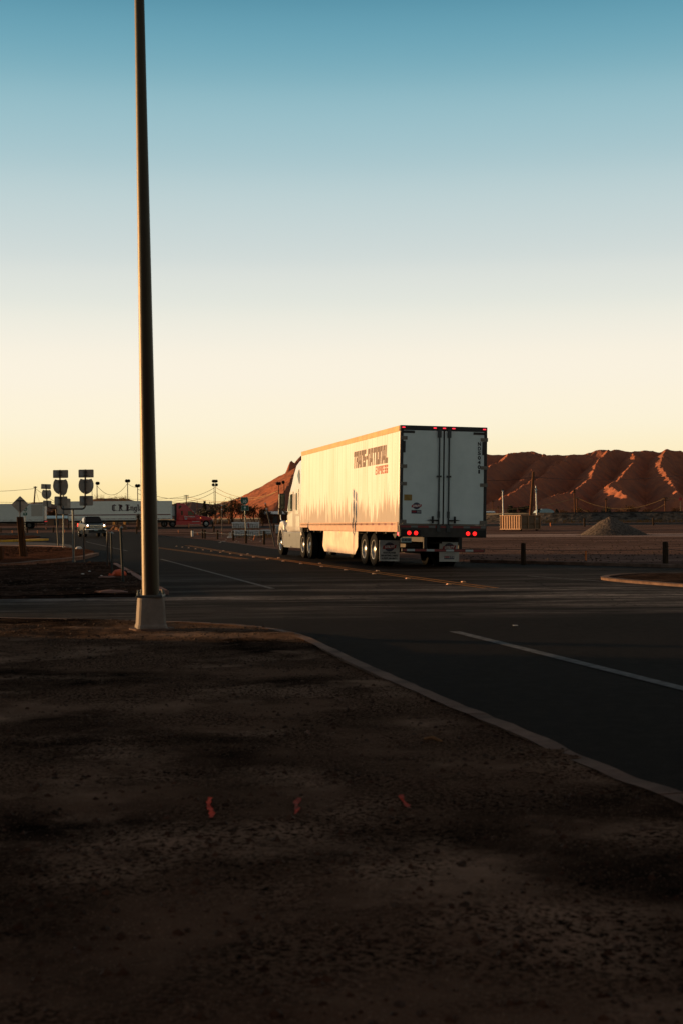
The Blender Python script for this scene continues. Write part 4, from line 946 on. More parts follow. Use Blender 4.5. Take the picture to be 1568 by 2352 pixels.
# ---------------------------------------------------------------- pickup
def pickup():
    t = thing('pickup_truck', 'black crew-cab pickup with lit headlamps and a chrome grille driving towards us', 'pickup truck')
    b = loft([(-2.92, .98, .62, 1.30, .10, .95), (-2.2, 1.00, .55, 1.34, .10, .96), (-.9, 1.00, .52, 1.34, .10, .96), (.9, 1.00, .52, 1.32, .12, .95), (1.35, 1.00, .52, 1.30, .16, .90), (2.3, 1.00, .55, 1.24, .16, .86), (2.72, .96, .58, 1.16, .16, .84)])
    b.build('body', m_pickup, t, smooth=True)
    b = loft([(-1.0, .92, 1.28, 1.80, .08, .72), (-.75, .92, 1.28, 1.93, .10, .72), (.25, .92, 1.28, 1.95, .10, .72), (.55, .92, 1.28, 1.88, .10, .72), (1.28, .90, 1.26, 1.38, .05, .84)])
    b.build('cab', m_pickup, t, smooth=True)
    b = MB(); b.add([(-.70, -.8, 1.953), (.70, -.8, 1.953), (.70, .38, 1.958), (-.70, .38, 1.958)], [(0, 1, 2, 3)]); b.build('roof', m_pickup_lit, t)  # pale sheet: the light on the black roof put into its colour
    b = MB(); b.add([(-.70, .60, 1.875), (.70, .60, 1.875), (.82, 1.26, 1.385), (-.82, 1.26, 1.385)], [(0, 1, 2, 3)]); b.v = [(x, y + .02, z + .025) for x, y, z in b.v]; b.build('windscreen', m_glass, t)
    for s in (-1, 1):
        for (ya, yb) in ((-.72, -.05), (.03, .92)):
            top = .32 if yb > .5 else yb
            b = MB(); b.add([(s * .895, ya, 1.36), (s * .895, yb, 1.36), (s * .755, top, 1.82), (s * .755, ya, 1.82)], [(0, 1, 2, 3)]); b.v = [(x + s * .022, y, z) for x, y, z in b.v]; b.build('side_window', m_glass_side, t)
        b = MB(); b.box(s * .99, s * 1.005, -2.7, 2.5, .60, .64); b.build('side_trim', m_chrome, t)
        b = MB(); b.box(s * 1.04, s * 1.24, .98, 1.10, 1.32, 1.54); mo = b.build('mirror', m_black_plastic, t, bevel=.04)
        b = MB(); b.box(s * .90, s * 1.06, 1.0, 1.06, 1.33, 1.38); b.build('mirror_arm', m_black_plastic, mo)
        b = MB(); b.prism([(s * .64, .98), (s * .97, .94), (s * .965, 1.16), (s * .64, 1.13)], 2.60, 2.765, 'y'); ho = b.build('headlight', m_glass_lt, t, bevel=.02)
        b = MB(); b.lathe([(.001, 2.785), (.07, 2.78), (.085, 2.77)], 16, 'y', (s * .78, 0, 1.085)); b.build('lamp', m_head, ho)
        b = MB(); b.box(s * .70, s * .92, 2.768, 2.776, .95, .99); b.build('turn_lamp', m_turn, ho)
        b = MB(); b.box(s * .86, s * .99, -2.95, -2.90, .98, 1.30); b.box(s * .985, s * 1.003, -2.93, -2.76, .98, 1.30); b.build('tail_light', m_red_light, t, bevel=.01)
        b = MB(); b.box(s * .70, s * .90, 2.925, 2.95, .60, .70); b.build('fog_lamp', m_glass_lt, t, bevel=.01)
        for y in (-1.9, 1.82):
            w_ = wheel(t, s * .86, y, .415, .28, s, m_chrome, lug=False)
            b = MB(); rings = []
            for k in range(11):
                a = R(180 * k / 10); c, sn = math.cos(a), math.sin(a)
                rings.append([(s * .90, y + .53 * c, .45 + .53 * sn), (s * 1.025, y + .53 * c, .45 + .53 * sn), (s * 1.025, y + .46 * c, .45 + .46 * sn), (s * .90, y + .46 * c, .45 + .46 * sn)])
            b.rings(rings); b.build('wheel_arch', m_pickup, t, smooth=True)
            b = MB(); b.lathe([(.001, s * .985), (.46, s * .985), (.46, s * 1.004), (.001, s * 1.004)], 24, 'x', (0, y, .44)); b.build('wheel_well', m_black, t)
            w_.location.x = s * .90
    b = MB(); b.box(-.62, .62, 2.66, 2.74, .76, 1.14); go = b.build('grille', m_black_plastic, t, bevel=.02)
    b = MB(); b.box(-.64, .64, 2.741, 2.785, 1.06, 1.135); b.box(-.64, .64, 2.741, 2.80, .91, .975); b.box(-.60, .60, 2.741, 2.77, .84, .87); b.box(-.60, .60, 2.741, 2.77, .78, .80)
    b.build('grille_bar', m_chrome, go, bevel=.008)
    b = MB(); disc(b, (0, 0), .15, .062, .003); eo = b.build('emblem', m_chrome, go); eo.matrix_local = frame_m((0, 2.802, .985), (-1, 0, 0), (0, 0, 1))
    b = MB(); disc(b, (0, 0), .138, .052, .006); b.build('emblem_field', m_navy, eo)
    text('Ford', m_signwhite, eo, size=.09, width=.17, m=Matrix.Translation((0, 0, .008)), shear=.3)
    b = loft([(2.55, 1.0, .52, .76, .05), (2.84, .98, .54, .76, .05), (2.92, .80, .55, .755, .05)]); bo = b.build('bumper', m_chrome, t, smooth=True)
    b = MB(); b.box(-.60, .60, 2.915, 2.93, .57, .69); b.build('bumper_opening', m_black_plastic, bo)
    b = MB(); b.box(-.17, .17, 2.931, 2.94, .57, .70); po = b.build('licence_plate', m_plate, t)
    b = MB(); b.box(-.95, .95, 2.5, 2.80, .38, .53); b.build('air_dam', m_black_plastic, t)
    b = MB(); b.tube([(.3, -.5, 1.95), (.3, -.55, 2.05)], .02, 6); b.build('antenna', m_black_plastic, t)
    return t
pk = pickup()
pp = P(214, 1233.5); pk.location = (pp.x - .3, pp.y + 1.0, g(pp.y + 1) + .012); pk.rotation_euler = (0, 0, R(180 + 9.5 + 8.5))
# ================================================================== poles and signs near the camera
def up_post(p, top, r0, r1, n=12): return MB().tube([p, top], [r0, r1], n)
# tall pole in the foreground
b0 = P(347, 1443, .10); Yp = b0.y
tp = thing('street_lamp_pole', 'tall galvanised pole cut off by the top of the picture, foot in a pale box', 'pole', (b0.x, b0.y, 0))
base_top = at(346.5, 1372, Yp) - Vector((b0.x, b0.y, 0))
b = MB(); rings = []
for (w, z) in ((.180, .10), (.180, .135), (.170, .15), (.152, base_top.z - .03), (.147, base_top.z)):
    c = .03
    rings.append([(w - c, -w, z), (w, -w + c, z), (w, w - c, z), (w - c, w, z), (-w + c, w, z), (-w, w - c, z), (-w, -w + c, z), (-w + c, -w, z)])
b.rings(rings); o = b.build('base_cover', m_conc, tp, bevel=.008); o.rotation_euler = (0, 0, R(15))
b = MB(); b.box(-.160, .160, -.160, .160, base_top.z + .001, base_top.z + .03); b.build('base_plate', m_galv, tp, bevel=.006)
for sx_ in (-1, 1):
    for sy_ in (-1, 1):
        b = MB(); b.tube([(sx_ * .132, sy_ * .132, base_top.z + .03), (sx_ * .132, sy_ * .132, base_top.z + .09)], .014, 8); b.tube([(sx_ * .132, sy_ * .132, base_top.z + .03), (sx_ * .132, sy_ * .132, base_top.z + .058)], .026, 6); b.build('anchor_bolt', m_galv, tp)
b = MB(); rng = []
for k in range(20):
    a = 2 * math.pi * k / 20; rng.append((.27 * math.cos(a) * (1 + .06 * math.sin(3 * a)), .26 * math.sin(a)))
b.prism(rng, .06, .104, 'z'); b.build('footing', m_kerb, tp)
pt = at(320.5, 0, Yp) - Vector((b0.x, b0.y, 0)); pb = Vector((base_top.x, 0, base_top.z + .03)); ext = pb + (pt - pb) * 1.25
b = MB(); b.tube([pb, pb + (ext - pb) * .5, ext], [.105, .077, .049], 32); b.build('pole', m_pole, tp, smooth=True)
b = MB(); arm0 = ext - Vector((0, 0, .3)); b.tube([arm0, arm0 + Vector((.9, .3, .25)), arm0 + Vector((2.4, .8, .3))], .04, 10); b.build('lamp_arm', m_galv, tp)
b = MB(); e = arm0 + Vector((2.4, .8, .3)); b.rings([[(e.x + dx, e.y + dy * .4 + dx * .0, e.z + dz) for dx, dy, dz in ((0, -.3, -.05), (0, .3, -.05), (0, .3, .08), (0, -.3, .08))], [(e.x + .6, e.y + dy * .5 + .2, e.z + dz) for dy, dz in ((-.3, -.05), (.3, -.05), (.3, .06), (-.3, .06))]]); b.build('lamp_head', m_galv, tp, bevel=.02)

def plate_shape(kind, w, h):
    if kind == 'rect':
        r = min(w, h) * .10; pts = []
        for cx, cz, a0 in ((1, 1, 0), (-1, 1, 90), (-1, -1, 180), (1, -1, 270)):
            for k in range(4): a = R(a0 + 30 * k); pts.append((cx * (w / 2 - r) + r * math.cos(a), cz * (h / 2 - r) + r * math.sin(a)))
        return pts
    if kind == 'shield':
        pts = [(-.36, .5), (-.18, .455), (0, .47), (.18, .455), (.36, .5), (.455, .34), (.5, .12), (.49, -.05), (.43, -.22), (.30, -.37), (.14, -.46), (0, -.5), (-.14, -.46), (-.30, -.37), (-.43, -.22), (-.49, -.05), (-.5, .12), (-.455, .34)]
        return [(x * w, z * h) for x, z in pts]
    r = w * .05; pts = []
    for a in (0, 90, 180, 270):
        for k in (-30, 0, 30): pts.append(((w / 2 - r * 1.3) * math.cos(R(a)) + r * math.cos(R(a + k)), (h / 2 - r * 1.3) * math.sin(R(a)) + r * math.sin(R(a + k))))
    return pts
def plate(parent, kind, cx, cz, w, h, mat, y=.035, name='sign_plate', rot=0.):
    b = MB(); pts = plate_shape(kind, w, h)
    b.prism([(x * math.cos(rot) - z * math.sin(rot) + cx, x * math.sin(rot) + z * math.cos(rot) + cz) for x, z in pts], y, y + .006, 'y'); o = b.build(name, mat, parent); return o
def sticker(parent, cx, cz, w, h, rot, y=.033):
    b = MB(); c, s = math.cos(rot), math.sin(rot)
    b.prism([(cx + c * x - s * z, cz + s * x + c * z) for x, z in ((-w / 2, -h / 2), (w / 2, -h / 2), (w / 2, h / 2), (-w / 2, h / 2))], y, y + .0018, 'y'); b.build('sticker', m_decal, parent)

# double route-sign assembly
pA = P(169.6, 1296); YA = pA.y; k_ = YA / F
def loc_at(u, v, p): q = at(u, v, p.y) - p; return q.x, q.z
sg = thing('route_sign_assembly', 'U-shaped double route sign seen from behind, two stacks of three blank plates on one post', 'sign', pA)
x0, z0_ = loc_at(167.6, 1170.5, pA); xl, zl = loc_at(137.2, 1079, pA); xr, zr = loc_at(196.2, 1078, pA); xlb, zlb = loc_at(139.5, 1168, pA); xrb, zrb = loc_at(195.5, 1168, pA)
b = MB(); b.tube([(0, 0, 0), (x0, 0, z0_)], .037, 14); b.build('post', m_galv, sg, smooth=True)
b = MB(); b.lathe([(.001, .0), (.12, .0), (.12, .025), (.055, .03), (.055, .13), (.036, .135)], 16, 'z'); b.build('post_foot', m_galv, sg)
zb = z0_ + .02; rr = .11
pth = [(xl, 0, zl), (xlb, 0, zb + rr * 1.1)] + [(xlb + rr - rr * math.cos(R(a)), 0, zb + rr - rr * math.sin(R(a))) for a in (15, 35, 55, 75, 90)] + [(xrb - rr + rr * math.sin(R(a)), 0, zb + rr - rr * math.cos(R(a))) for a in (0, 15, 35, 55, 75)] + [(xrb, 0, zb + rr * 1.1), (xr, 0, zr)]
b = MB(); b.tube(pth, .030, 12); b.build('u_tube', m_dark_steel, sg, smooth=True)
for (ux, parts) in ((0, [('rect', 138.8, 1088.5, 35, 18.5), ('shield', 138.8, 1118.5, 35, 36), ('rect', 139.5, 1151, 30, 22)]), (1, [('rect', 197.4, 1087.5, 35, 18.5), ('shield', 197.4, 1117.3, 35, 36), ('rect', 197.8, 1150, 31, 22.5)])):
    for (kd, u, v, w, h) in parts:
        cx, cz = loc_at(u, v, pA); plate(sg, kd, cx, cz, w * k_, h * k_, m_alu)
for (u, v, rot, w, h) in ((126, 1086.5, .0, 6, 11), (130, 1116, -.3, 6, 11), (129.5, 1150, 0, 6, 13), (187, 1088, .2, 6, 11), (211, 1113, .12, 6, 11), (187.5, 1148, .4, 6, 11)):
    cx, cz = loc_at(u, v, pA); sticker(sg, cx, cz, w * k_, h * k_, rot)
b = MB()
for u in (138.2, 196.4):
    for v in (1084, 1092, 1107, 1130, 1144, 1158):
        cx, cz = loc_at(u, v, pA); b.box(cx - .06, cx + .06, -.034, .034, cz - .014, cz + .014)
b.build('clamp', m_dark_steel, sg)
# single-sided assembly a little further off
pB = P(134, 1255); kB = pB.y / F
sg = thing('route_sign_assembly', 'smaller route sign from behind, one stack of three plates left of its post', 'sign', pB)
xt, zt = loc_at(129, 1167.5, pB); xe, ze = loc_at(108.5, 1163, pB); xu, zu = loc_at(105.2, 1112, pB)
b = MB(); b.tube([(0, 0, 0), (xt, 0, zt)], .045, 10); b.build('post', m_dark_steel, sg, smooth=True)
b = MB(); b.tube([(xt, 0, zt), (xe + .22, 0, zt), (xe + .1, 0, zt + .03), (xe + .02, 0, zt + .11), (xe, 0, zt + .24), (xu, 0, zu)], .034, 10); b.build('bent_tube', m_dark_steel, sg, smooth=True)
for (kd, u, v, w, h, mt) in (('rect', 105.4, 1117.5, 22.5, 11.5, m_alu_lt), ('shield', 106.6, 1135.8, 22.5, 22, m_alu_lt), ('rect', 108.2, 1156.5, 19.5, 13.5, m_alu_lt)):
    cx, cz = loc_at(u, v, pB); plate(sg, kd, cx, cz, w * kB, h * kB, mt, rot=-.04)
for (u, v, rot) in ((110.5, 1115.5, 0), (113.4, 1134.5, -.2)):
    cx, cz = loc_at(u, v, pB); sticker(sg, cx, cz, 4 * kB, 6 * kB, rot)
# sign behind the double assembly
pC = P(145.8, 1262); kC = pC.y / F
sg = thing('route_sign', 'pale square sign back with a small shield above, half hidden behind the double sign', 'sign', pC)
cx, cz = loc_at(145.6, 1128, pC); b = MB(); b.tube([(0, 0, 0), (cx, 0, cz)], .034, 10); b.build('post', m_galv, sg)
for (kd, u, v, w, h) in (('rect', 146.4, 1163, 31, 36), ('shield', 144, 1126, 21, 26)):
    cx, cz = loc_at(u, v, pC); plate(sg, kd, cx, cz, w * kC, h * kC, m_alu_lt, y=.04)
cx, cz = loc_at(139, 1177, pC); sticker(sg, cx, cz, 4.5 * kC, 6.5 * kC, .1, .038)
# diamond sign on the timber stump
pD = P(54, 1278.5, .1); kD = pD.y / F
st = thing('wooden_post', 'thick weathered square timber post carrying the diamond sign', 'post', pD)
x1, z1 = loc_at(46, 1187, pD); w_ = 7.2 * kD
b = MB(); b.rings([[(x + dx * w_ * f, dy * w_ * f, z) for dx, dy in ((-.8, -1), (.8, -1), (1, -.8), (1, .8), (.8, 1), (-.8, 1), (-1, .8), (-1, -.8))] for x, z, f in ((.02, -.05, 1.1), (x1 * .3, z1 * .3, 1.0), (x1 * .7, z1 * .7, .98), (x1, z1, .95))]); b.build('timber', m_wood, st, bevel=.01)
sg = thing('warning_sign', 'back of a diamond-shaped sign on a thin steel stem fixed to the timber post', 'sign', pD)
xc, zc = loc_at(46, 1159, pD); xs, zs = loc_at(46.3, 1150, pD)
b = MB(); b.tube([(x1, -.02, z1 - .12), (xs, -.02, zs)], .022, 8); b.build('stem', m_dark_steel, sg)
b = MB(); b.tube([(xs - 10 * kD, -.02, zs), (xs + 10 * kD, -.02, zs)], .022, 8); b.build('crossbar', m_dark_steel, sg)
plate(sg, 'diamond', xc, zc, 41 * kD, 40 * kD, m_alu_lt, y=.012)
b0_ = P(-1, 1286, .1); t_ = at(-2, 1262, b0_.y) - b0_
q = MB(); q.rings([[(t_.x * f + dx * .13, dy * .13, z) for dx, dy in ((-.8, -1), (.8, -1), (1, -.8), (1, .8), (.8, 1), (-.8, 1), (-1, .8), (-1, -.8))] for f, z in ((0, -.05), (1, t_.z + .1))]); o = q.build('wooden_post', m_wood, bevel=.01, loc=b0_); tag(o, 'stub of a dark timber post cut off by the left edge of the picture', 'post')

# green interstate markers
def interstate(name, label, p, uv_sh, uv_ar, sw_, aw, ah, vtop, tilt=0., green_sleeve=True):
    k = p.y / F; s = thing(name, label, 'sign', p)
    cx, cz = loc_at(*uv_sh, p); ax_, az = loc_at(*uv_ar, p)
    b = MB(); b.tube([(0, 0, 0), (cx, 0, cz)], .032, 10); b.build('post', m_galv, s)
    def pl(kd, cx, cz, w, h, mat, y, nm):
        return plate(s, kd, cx, cz, w, h, mat, y=y, name=nm)
    pl('shield', cx, cz, sw_ * k * 1.06, sw_ * k * 1.06, m_signwhite, -.045, 'shield_border'); sh = pl('shield', cx, cz, sw_ * k, sw_ * k, m_green, -.052, 'shield')
    b = MB(); w = sw_ * k; b.box(cx - w * .43, cx + w * .43, -.0535, -.0525, cz + w * .235, cz + w * .255); b.build('shield_line', m_signwhite, sh)
    text('10', m_signwhite, sh, size=w * .56, m=frame_m((cx, -.055, cz - w * .10), (1, 0, 0), (0, 0, 1)), bold=w * .012, depth=.001)
    pl('rect', ax_, az, aw * k * 1.05, ah * k * 1.06, m_signwhite, -.045, 'arrow_plate_border'); ar = pl('rect', ax_, az, aw * k, ah * k, m_green, -.052, 'arrow_plate')
    h = ah * k; b = MB(); b.prism([(ax_ - .05 * h, az - .34 * h), (ax_ + .05 * h, az - .34 * h), (ax_ + .05 * h, az + .05 * h), (ax_ + .22 * h, az - .02 * h), (ax_ + .22 * h, az + .10 * h), (ax_, az + .36 * h), (ax_ - .22 * h, az + .10 * h), (ax_ - .22 * h, az - .02 * h), (ax_ - .05 * h, az + .05 * h)], -.0535, -.0525, 'y'); b.build('arrow', m_signwhite, ar)
    if green_sleeve:
        b = MB(); b.tube([(ax_ * .9, 0, az - h * 1.25), (ax_, 0, az - h * .6)], .042, 10); b.build('sleeve', m_green, s)
    return s
interstate('interstate_sign', 'green shield-shaped 10 marker above a green arrow plate, in front of the wrapped block pallets', P(566, 1247), (561.8, 1150.5), (563.2, 1166.6), 17.4, 15.8, 11.6, 0)
interstate('interstate_sign', 'small green 10 marker with arrow plate, beside the diamond sign and half behind it', P(57.5, 1222.5), (58.0, 1170), (58.0, 1180.7), 9.6, 9.0, 6.6, 0, green_sleeve=False)

# slender perforated posts in the corner patch
def perforated(u0, v0, u1, v1, label, kind):
    p = P(u0, v0, .05); k = p.y / F; x, z = loc_at(u1, v1, p); t = thing('marker_post', label, 'post', p, group='slim steel posts on the corner patch')
    b = MB(); ring = [(-.028, .012), (-.028, -.012), (-.012, -.026), (.012, -.026), (.028, -.012), (.028, .012), (.022, .012), (.022, -.009), (.009, -.019), (-.009, -.019), (-.022, -.009), (-.022, .012)]
    b.rings([[(px, py, 0) for px, py in ring], [(px + x, py, z) for px, py in ring]]); o = b.build('post', m_slim if kind != 'plate' and kind != 'dark' else m_dark_steel, t)
    h = MB(); n = int(z / .05)
    for i in range(1, n): f = i / n; h.box(x * f - .006, x * f + .006, -.0275, -.0262, z * f - .009, z * f + .009)
    ho = h.build('punched_holes', m_black, t); ho['kind'] = 'stuff'
    if kind == 'plate': plate(t, 'rect', x + .01, z - .07, 18.5 * k, 9 * k, M('cream marker plate', (.36, .29, .22), .6, var=.2), y=.02)
    else: plate(t, 'diamond', x + (.012 if kind != 'dark' else 0), z - .035 * (1 if kind == 'dark' else 0), 9.2 * k, 8.4 * k, M('white reflector plate', (.52, .52, .50), .5, var=.2), y=.02)
    return t
perforated(192.9, 1295, 192.8, 1217, 'thin dark post with a cream plate across its top, in front of the pickup', 'plate')
perforated(247.2, 1302, 246.9, 1220.5, 'thin dark post with a small diamond at its tip, before the pickup', 'dark')
perforated(257.8, 1318.5, 255.6, 1224.5, 'grey post rising behind the orange bag, white diamond at its tip', 'w')
perforated(283.0, 1338.5, 277.5, 1211.8, 'tallest slim grey perforated post, leaning left in front of the orange bag', 'w')

# orange bag
pb_ = P(270, 1324.5, .05); k = pb_.y / F; b = MB(); rings = []
prof = [(-.225, .025, .035), (-.20, .075, .075), (-.165, .045, .045), (-.13, .075, .085), (-.05, .16, .155), (.05, .17, .16), (.14, .15, .14), (.20, .10, .10), (.225, .04, .04)]
for (x, ry, h) in prof:
    rings.append([(x * 1.0 + .012 * math.sin(5 * a), ry * math.cos(a) * (1 + .1 * math.sin(3 * a + x * 20)), max(0, h / 2 * 1.05 + h * .62 * math.sin(a) * (1 + .10 * math.sin(4 * a + 30 * x)))) for a in [2 * math.pi * q / 16 for q in range(16)]])
b.rings(rings); o = b.build('sandbag', m_orange_bag, smooth=True, loc=pb_); tag(o, 'bright orange tied sandbag lying on the soil at the foot of the slim posts', 'sandbag')
def rock(name, label, p, sx, sy, sz, mat, cat, group=None, seed=0):
    bm = bmesh.new(); bmesh.ops.create_icosphere(bm, subdivisions=3, radius=1)
    for v in bm.verts:
        n = v.co.normalized(); f = 1 + .28 * noise.noise(n * 1.6 + Vector((seed, 0, 0))) + .12 * noise.noise(n * 4 + Vector((0, seed, 0)))
        v.co = Vector((n.x * f * sx, n.y * f * sy, max(n.z, -.35) * f * sz + sz * .3))
    me = D.meshes.new(name); bm.to_mesh(me); bm.free(); me.materials.append(mat); o = D.objects.new(name, me); COL.objects.link(o); o.location = p
    return tag(o, label, cat, group)
p = P(181, 1261, .1); rock('stone', 'small white rounded stone on the bark island behind the double sign post', p, .16, .12, .11, m_litter, 'stone', seed=2)
p = P(205, 1293.5, .05); rock('stone', 'lone brown stone on the soil left of the thin dark posts', p, .07, .06, .045, m_stone, 'stone', seed=3)
for i, (u, v, s, lab) in enumerate(((267, 1217.2, .60, 'low reddish boulder, left of the pair behind the tallest slim post'), (277.5, 1217.2, .78, 'taller brown boulder, right of the pair behind the tallest slim post'))):
    rock('boulder', lab, P(u, v), s * 1.1, s, s * .78, m_stone, 'boulder', 'boulders by the far road', seed=5 + i)
for i, (u, v, sz_, lab) in enumerate(((206, 1313, .035, 'tiny white scrap on the corner soil, upper one of a close pair'), (190, 1319, .04, 'tiny white scrap on the corner soil, lower one of a close pair'), (233, 1323, .03, 'tiny pale scrap on the corner soil left of the orange bag'), (246, 1326.5, .14, 'flat pale slab flush with the soil, just left of the orange bag'), (255, 1361, .18, 'flat pale slab by the near edge of the corner patch, left of the tall pole'))):
    o = rock('scrap', lab, P(u, v, .07), sz_ * (1.6 if i > 2 else 1), sz_, sz_ * (.22 if i > 2 else .5), m_litter if i < 3 else m_redkerb, 'litter', seed=9 + i)
for i, (u, v, sz_, lab) in enumerate(((780, 1604, .012, 'pale twist of litter on the verge, a little left of the kerb bend'), (993, 1698, .03, 'straw-coloured stalk lying on dark soil near the kerb'), (707, 1686, .010, 'small grey scrap of litter in the middle of the verge'))):
    p = P(u, v, .1); p.z = verge_h(p.x, p.y) + .008; b = MB(); b.tube([p + Vector((-sz_ * 1.6, .03, 0)), p + Vector((0, 0, .012)), p + Vector((sz_ * 1.6, -.06, .0))], [.006, .012, .005], 6)
    tag(b.build('litter', m_pallet if i == 1 else m_kerb), lab, 'litter')
p = P(1183, 1439.5); b = MB(); b.box(p.x - .035, p.x + .03, p.y - .03, p.y + .03, .012, .02); tag(b.build('litter', m_litter, bevel=.008), 'flat white scrap of paper lying on the road in mid junction', 'litter')

# ================================================================== unseen building-shaped blocks, added to shade the near ground and the trailer foot
def add_shade_block(label, off0, off1, dist, hgt, dp=9.):
    S2 = Vector((-math.cos(SUN_AZ), math.sin(SUN_AZ), 0)); N2 = Vector((math.sin(SUN_AZ), math.cos(SUN_AZ), 0))
    c = N2 * (off0 + off1) / 2 + S2 * dist; w = off1 - off0
    t = thing('shade_block', label, 'building', (c.x, c.y, 0), math.atan2(N2.y, N2.x), group='unseen blocks added for shade')
    b = MB(); b.box(-w / 2, w / 2, 0, dp, -.2, hgt - .3); b.build('wall', m_house, t)
    b = MB(); b.box(-w / 2 - .15, w / 2 + .15, -.15, dp + .15, hgt - .3, hgt); b.build('roof', m_darkwall, t)
    for i in range(max(2, int(w / 5))):
        x = -w / 2 + (i + .5) * w / max(2, int(w / 5)); b = MB(); b.box(x - .8, x + .8, -.04, -.002, .9, 2.2); b.build('window', m_glass, t)
    b = MB(); b.box(-w / 2 + .4, -w / 2 + 1.4, -.04, -.002, 0, 2.1); b.build('door', m_dark_steel, t)
add_shade_block('unseen building-shaped block left of the camera, added to shade the near verge', -34, 14.0, 45, 4.7)
t = thing('shade_block', 'unseen building-shaped block close behind the camera, added to darken the nearest soil', 'building', (0, -3, 0), group='unseen blocks added for shade')
b = MB(); b.box(-16, 16, -10, 0, -.2, 8.2); b.build('wall', m_house, t)
b = MB(); b.box(-16.3, 16.3, -10.3, .4, 8.2, 8.5); b.build('roof', m_darkwall, t)
for x in (-12, -6, 5, 11): b = MB(); b.box(x - .9, x + .9, .002, .05, .9, 2.3); b.build('window', m_glass, t)
b = MB(); b.box(-1.2, -.2, .002, .05, 0, 2.1); b.build('door', m_dark_steel, t)
add_shade_block('low flat-roofed building left of the road, shading the foot of the white trailer', 19, 46.8, 62, 4.35)

# ================================================================== bollards, stakes, cables
def bollard(u, v0, v1, w, label, grp, mat=None, lean=0.):
    p = P(u, v0, .02); k = p.y / F; h = (v0 - v1) * k; r = w * k / 2
    b = MB(); b.tube([(0, 0, -.1), (lean * .5, 0, h * .5), (lean, 0, h - r * .5), (lean, 0, h - r * .12), (lean, 0, h)], [r * 1.05, r, r * .97, r * .8, r * .3], 14)
    o = b.build('bollard', mat or m_post, smooth=True, loc=p); tag(o, label, 'bollard', grp); return p + Vector((lean, 0, h)), p
GF = 'round timber posts along the field edge'
f1, _ = bollard(1201.5, 1296.2, 1247, 11.2, 'stout round timber post with a wire, right of the white trailer', GF)
f2, _ = bollard(1528, 1299.5, 1243.8, 13, 'stout round timber post with a wire, near the right edge of the picture', GF)
bollard(1342, 1209.5, 1189, 4.2, 'thin far timber post, seen just left of the gravel heap', GF)
bollard(1500, 1206.5, 1189, 4.2, 'thin far timber post, seen beyond the right shoulder of the gravel heap', GF)
GN = 'round timber posts by the pallets'
tops = []
for (u, v0, v1, w, lab) in ((442, 1234, 1216.8, 4.2, 'short post wrapped in a white rag, leftmost of the near row of timber posts'), (465.6, 1236.4, 1215.6, 4.4, 'timber post, the left one of a touching pair in the near row'), (471, 1236.8, 1217, 4.4, 'timber post, the right one of a touching pair in the near row'), (500, 1238.2, 1217.5, 4.6, 'timber post standing alone between the touching pair and the pallets'),
                            (535.8, 1241, 1219.2, 5.0, 'timber post in front of the left end of the stacked pallets'), (565.4, 1247.4, 1219.4, 5.2, 'timber post at the foot of the large green 10 sign'), (606.8, 1250.3, 1219, 5.6, 'timber post in front of the rightmost single pallet')):
    tops.append(bollard(u, v0, v1, w, lab, GN))
GB = 'timber posts along the far road'
for (u, v0, v1, w, lab) in ((270, 1209.8, 1199.2, 3.2, 'thin post behind the pair of boulders'), (314.2, 1225.4, 1209, 3.8, 'post beside the yucca at the left edge of the tall pole'), (378, 1211.6, 1199, 3.0, 'thin post under the front of the white trailer behind the tall pole'), (489, 1210.6, 1198.6, 3.2, 'thin post, the farther of two just right of the red truck'), (491.6, 1221.8, 1208, 3.6, 'post, the nearer of two just right of the red truck'),
                            (604, 1208.5, 1196, 3.0, 'thin post beyond the rightmost pallet'), (628.5, 1221, 1203, 3.4, 'post beside the nose of the white truck'), (2, 1222.5, 1212, 3.4, 'post at the very left edge under the grey trailer'), (62.5, 1223.5, 1212.5, 3.6, 'post just right of the small green 10 marker'), (122.5, 1223.2, 1211, 3.4, 'post below the smaller three-plate route sign'), (157.6, 1214.5, 1203.5, 3.2, 'post under the rear end of the lettered trailer')):
    bollard(u, v0, v1, w, lab, GB)
GS = 'orange marker stakes'
def stake(u, v0, v1, w, label, lean=0., mat=None):
    p = P(u, v0, .02); k = p.y / F; h = (v0 - v1) * k; r = w * k / 2; b = MB()
    b.tube([(0, 0, -.05), (lean * h, 0, h * .985), (lean * h, 0, h)], [r, r, r * .7], 10); tag(b.build('marker_stake', mat or m_orange, loc=p), label, 'stake', GS)
stake(1345, 1286.3, 1265.8, 4.2, 'orange stake between the two stout posts on the field edge')
stake(1263.6, 1208.6, 1200.8, 2.4, 'tiny orange stake right of the tan dumpster')
for (u, v0, v1, w, ln, lab) in ((28.2, 1224, 1217.8, 1.5, 0, 'orange stake left of the weathered timber stump'), (86.2, 1224.2, 1218.2, 1.7, 0, 'orange stake between the timber stump and the smaller route sign'), (148.8, 1222.5, 1216.8, 1.4, 0, 'orange stake just left of the double sign post'), (106.2, 1215.5, 1210.6, 1.3, -.25, 'orange stake leaning below the rear of the grey trailer'), (272.6, 1219.5, 1214.5, 1.5, 0, 'orange stake in front of the two boulders'),
                                (410, 1223, 1217, 1.6, 0, 'orange stake on gravel left of the ragged post'), (434, 1211.5, 1201.5, 1.6, .05, 'orange stake in front of the door of the red truck'), (455.5, 1228, 1223, 1.4, -.5, 'orange stake leaning between the first posts of the near row'), (512.2, 1227.5, 1222.5, 1.6, -.55, 'orange stake leaning against the left broken pallet'), (582.2, 1240, 1230, 2.4, .35, 'fat orange tube leaning in front of the stacked pallets')):
    stake(u, v0, v1, w, lab, ln)
def catenary(a, b, sag, n=14): return [a.lerp(b, i / n) - Vector((0, 0, sag * 4 * (i / n) * (1 - i / n))) for i in range(n + 1)]
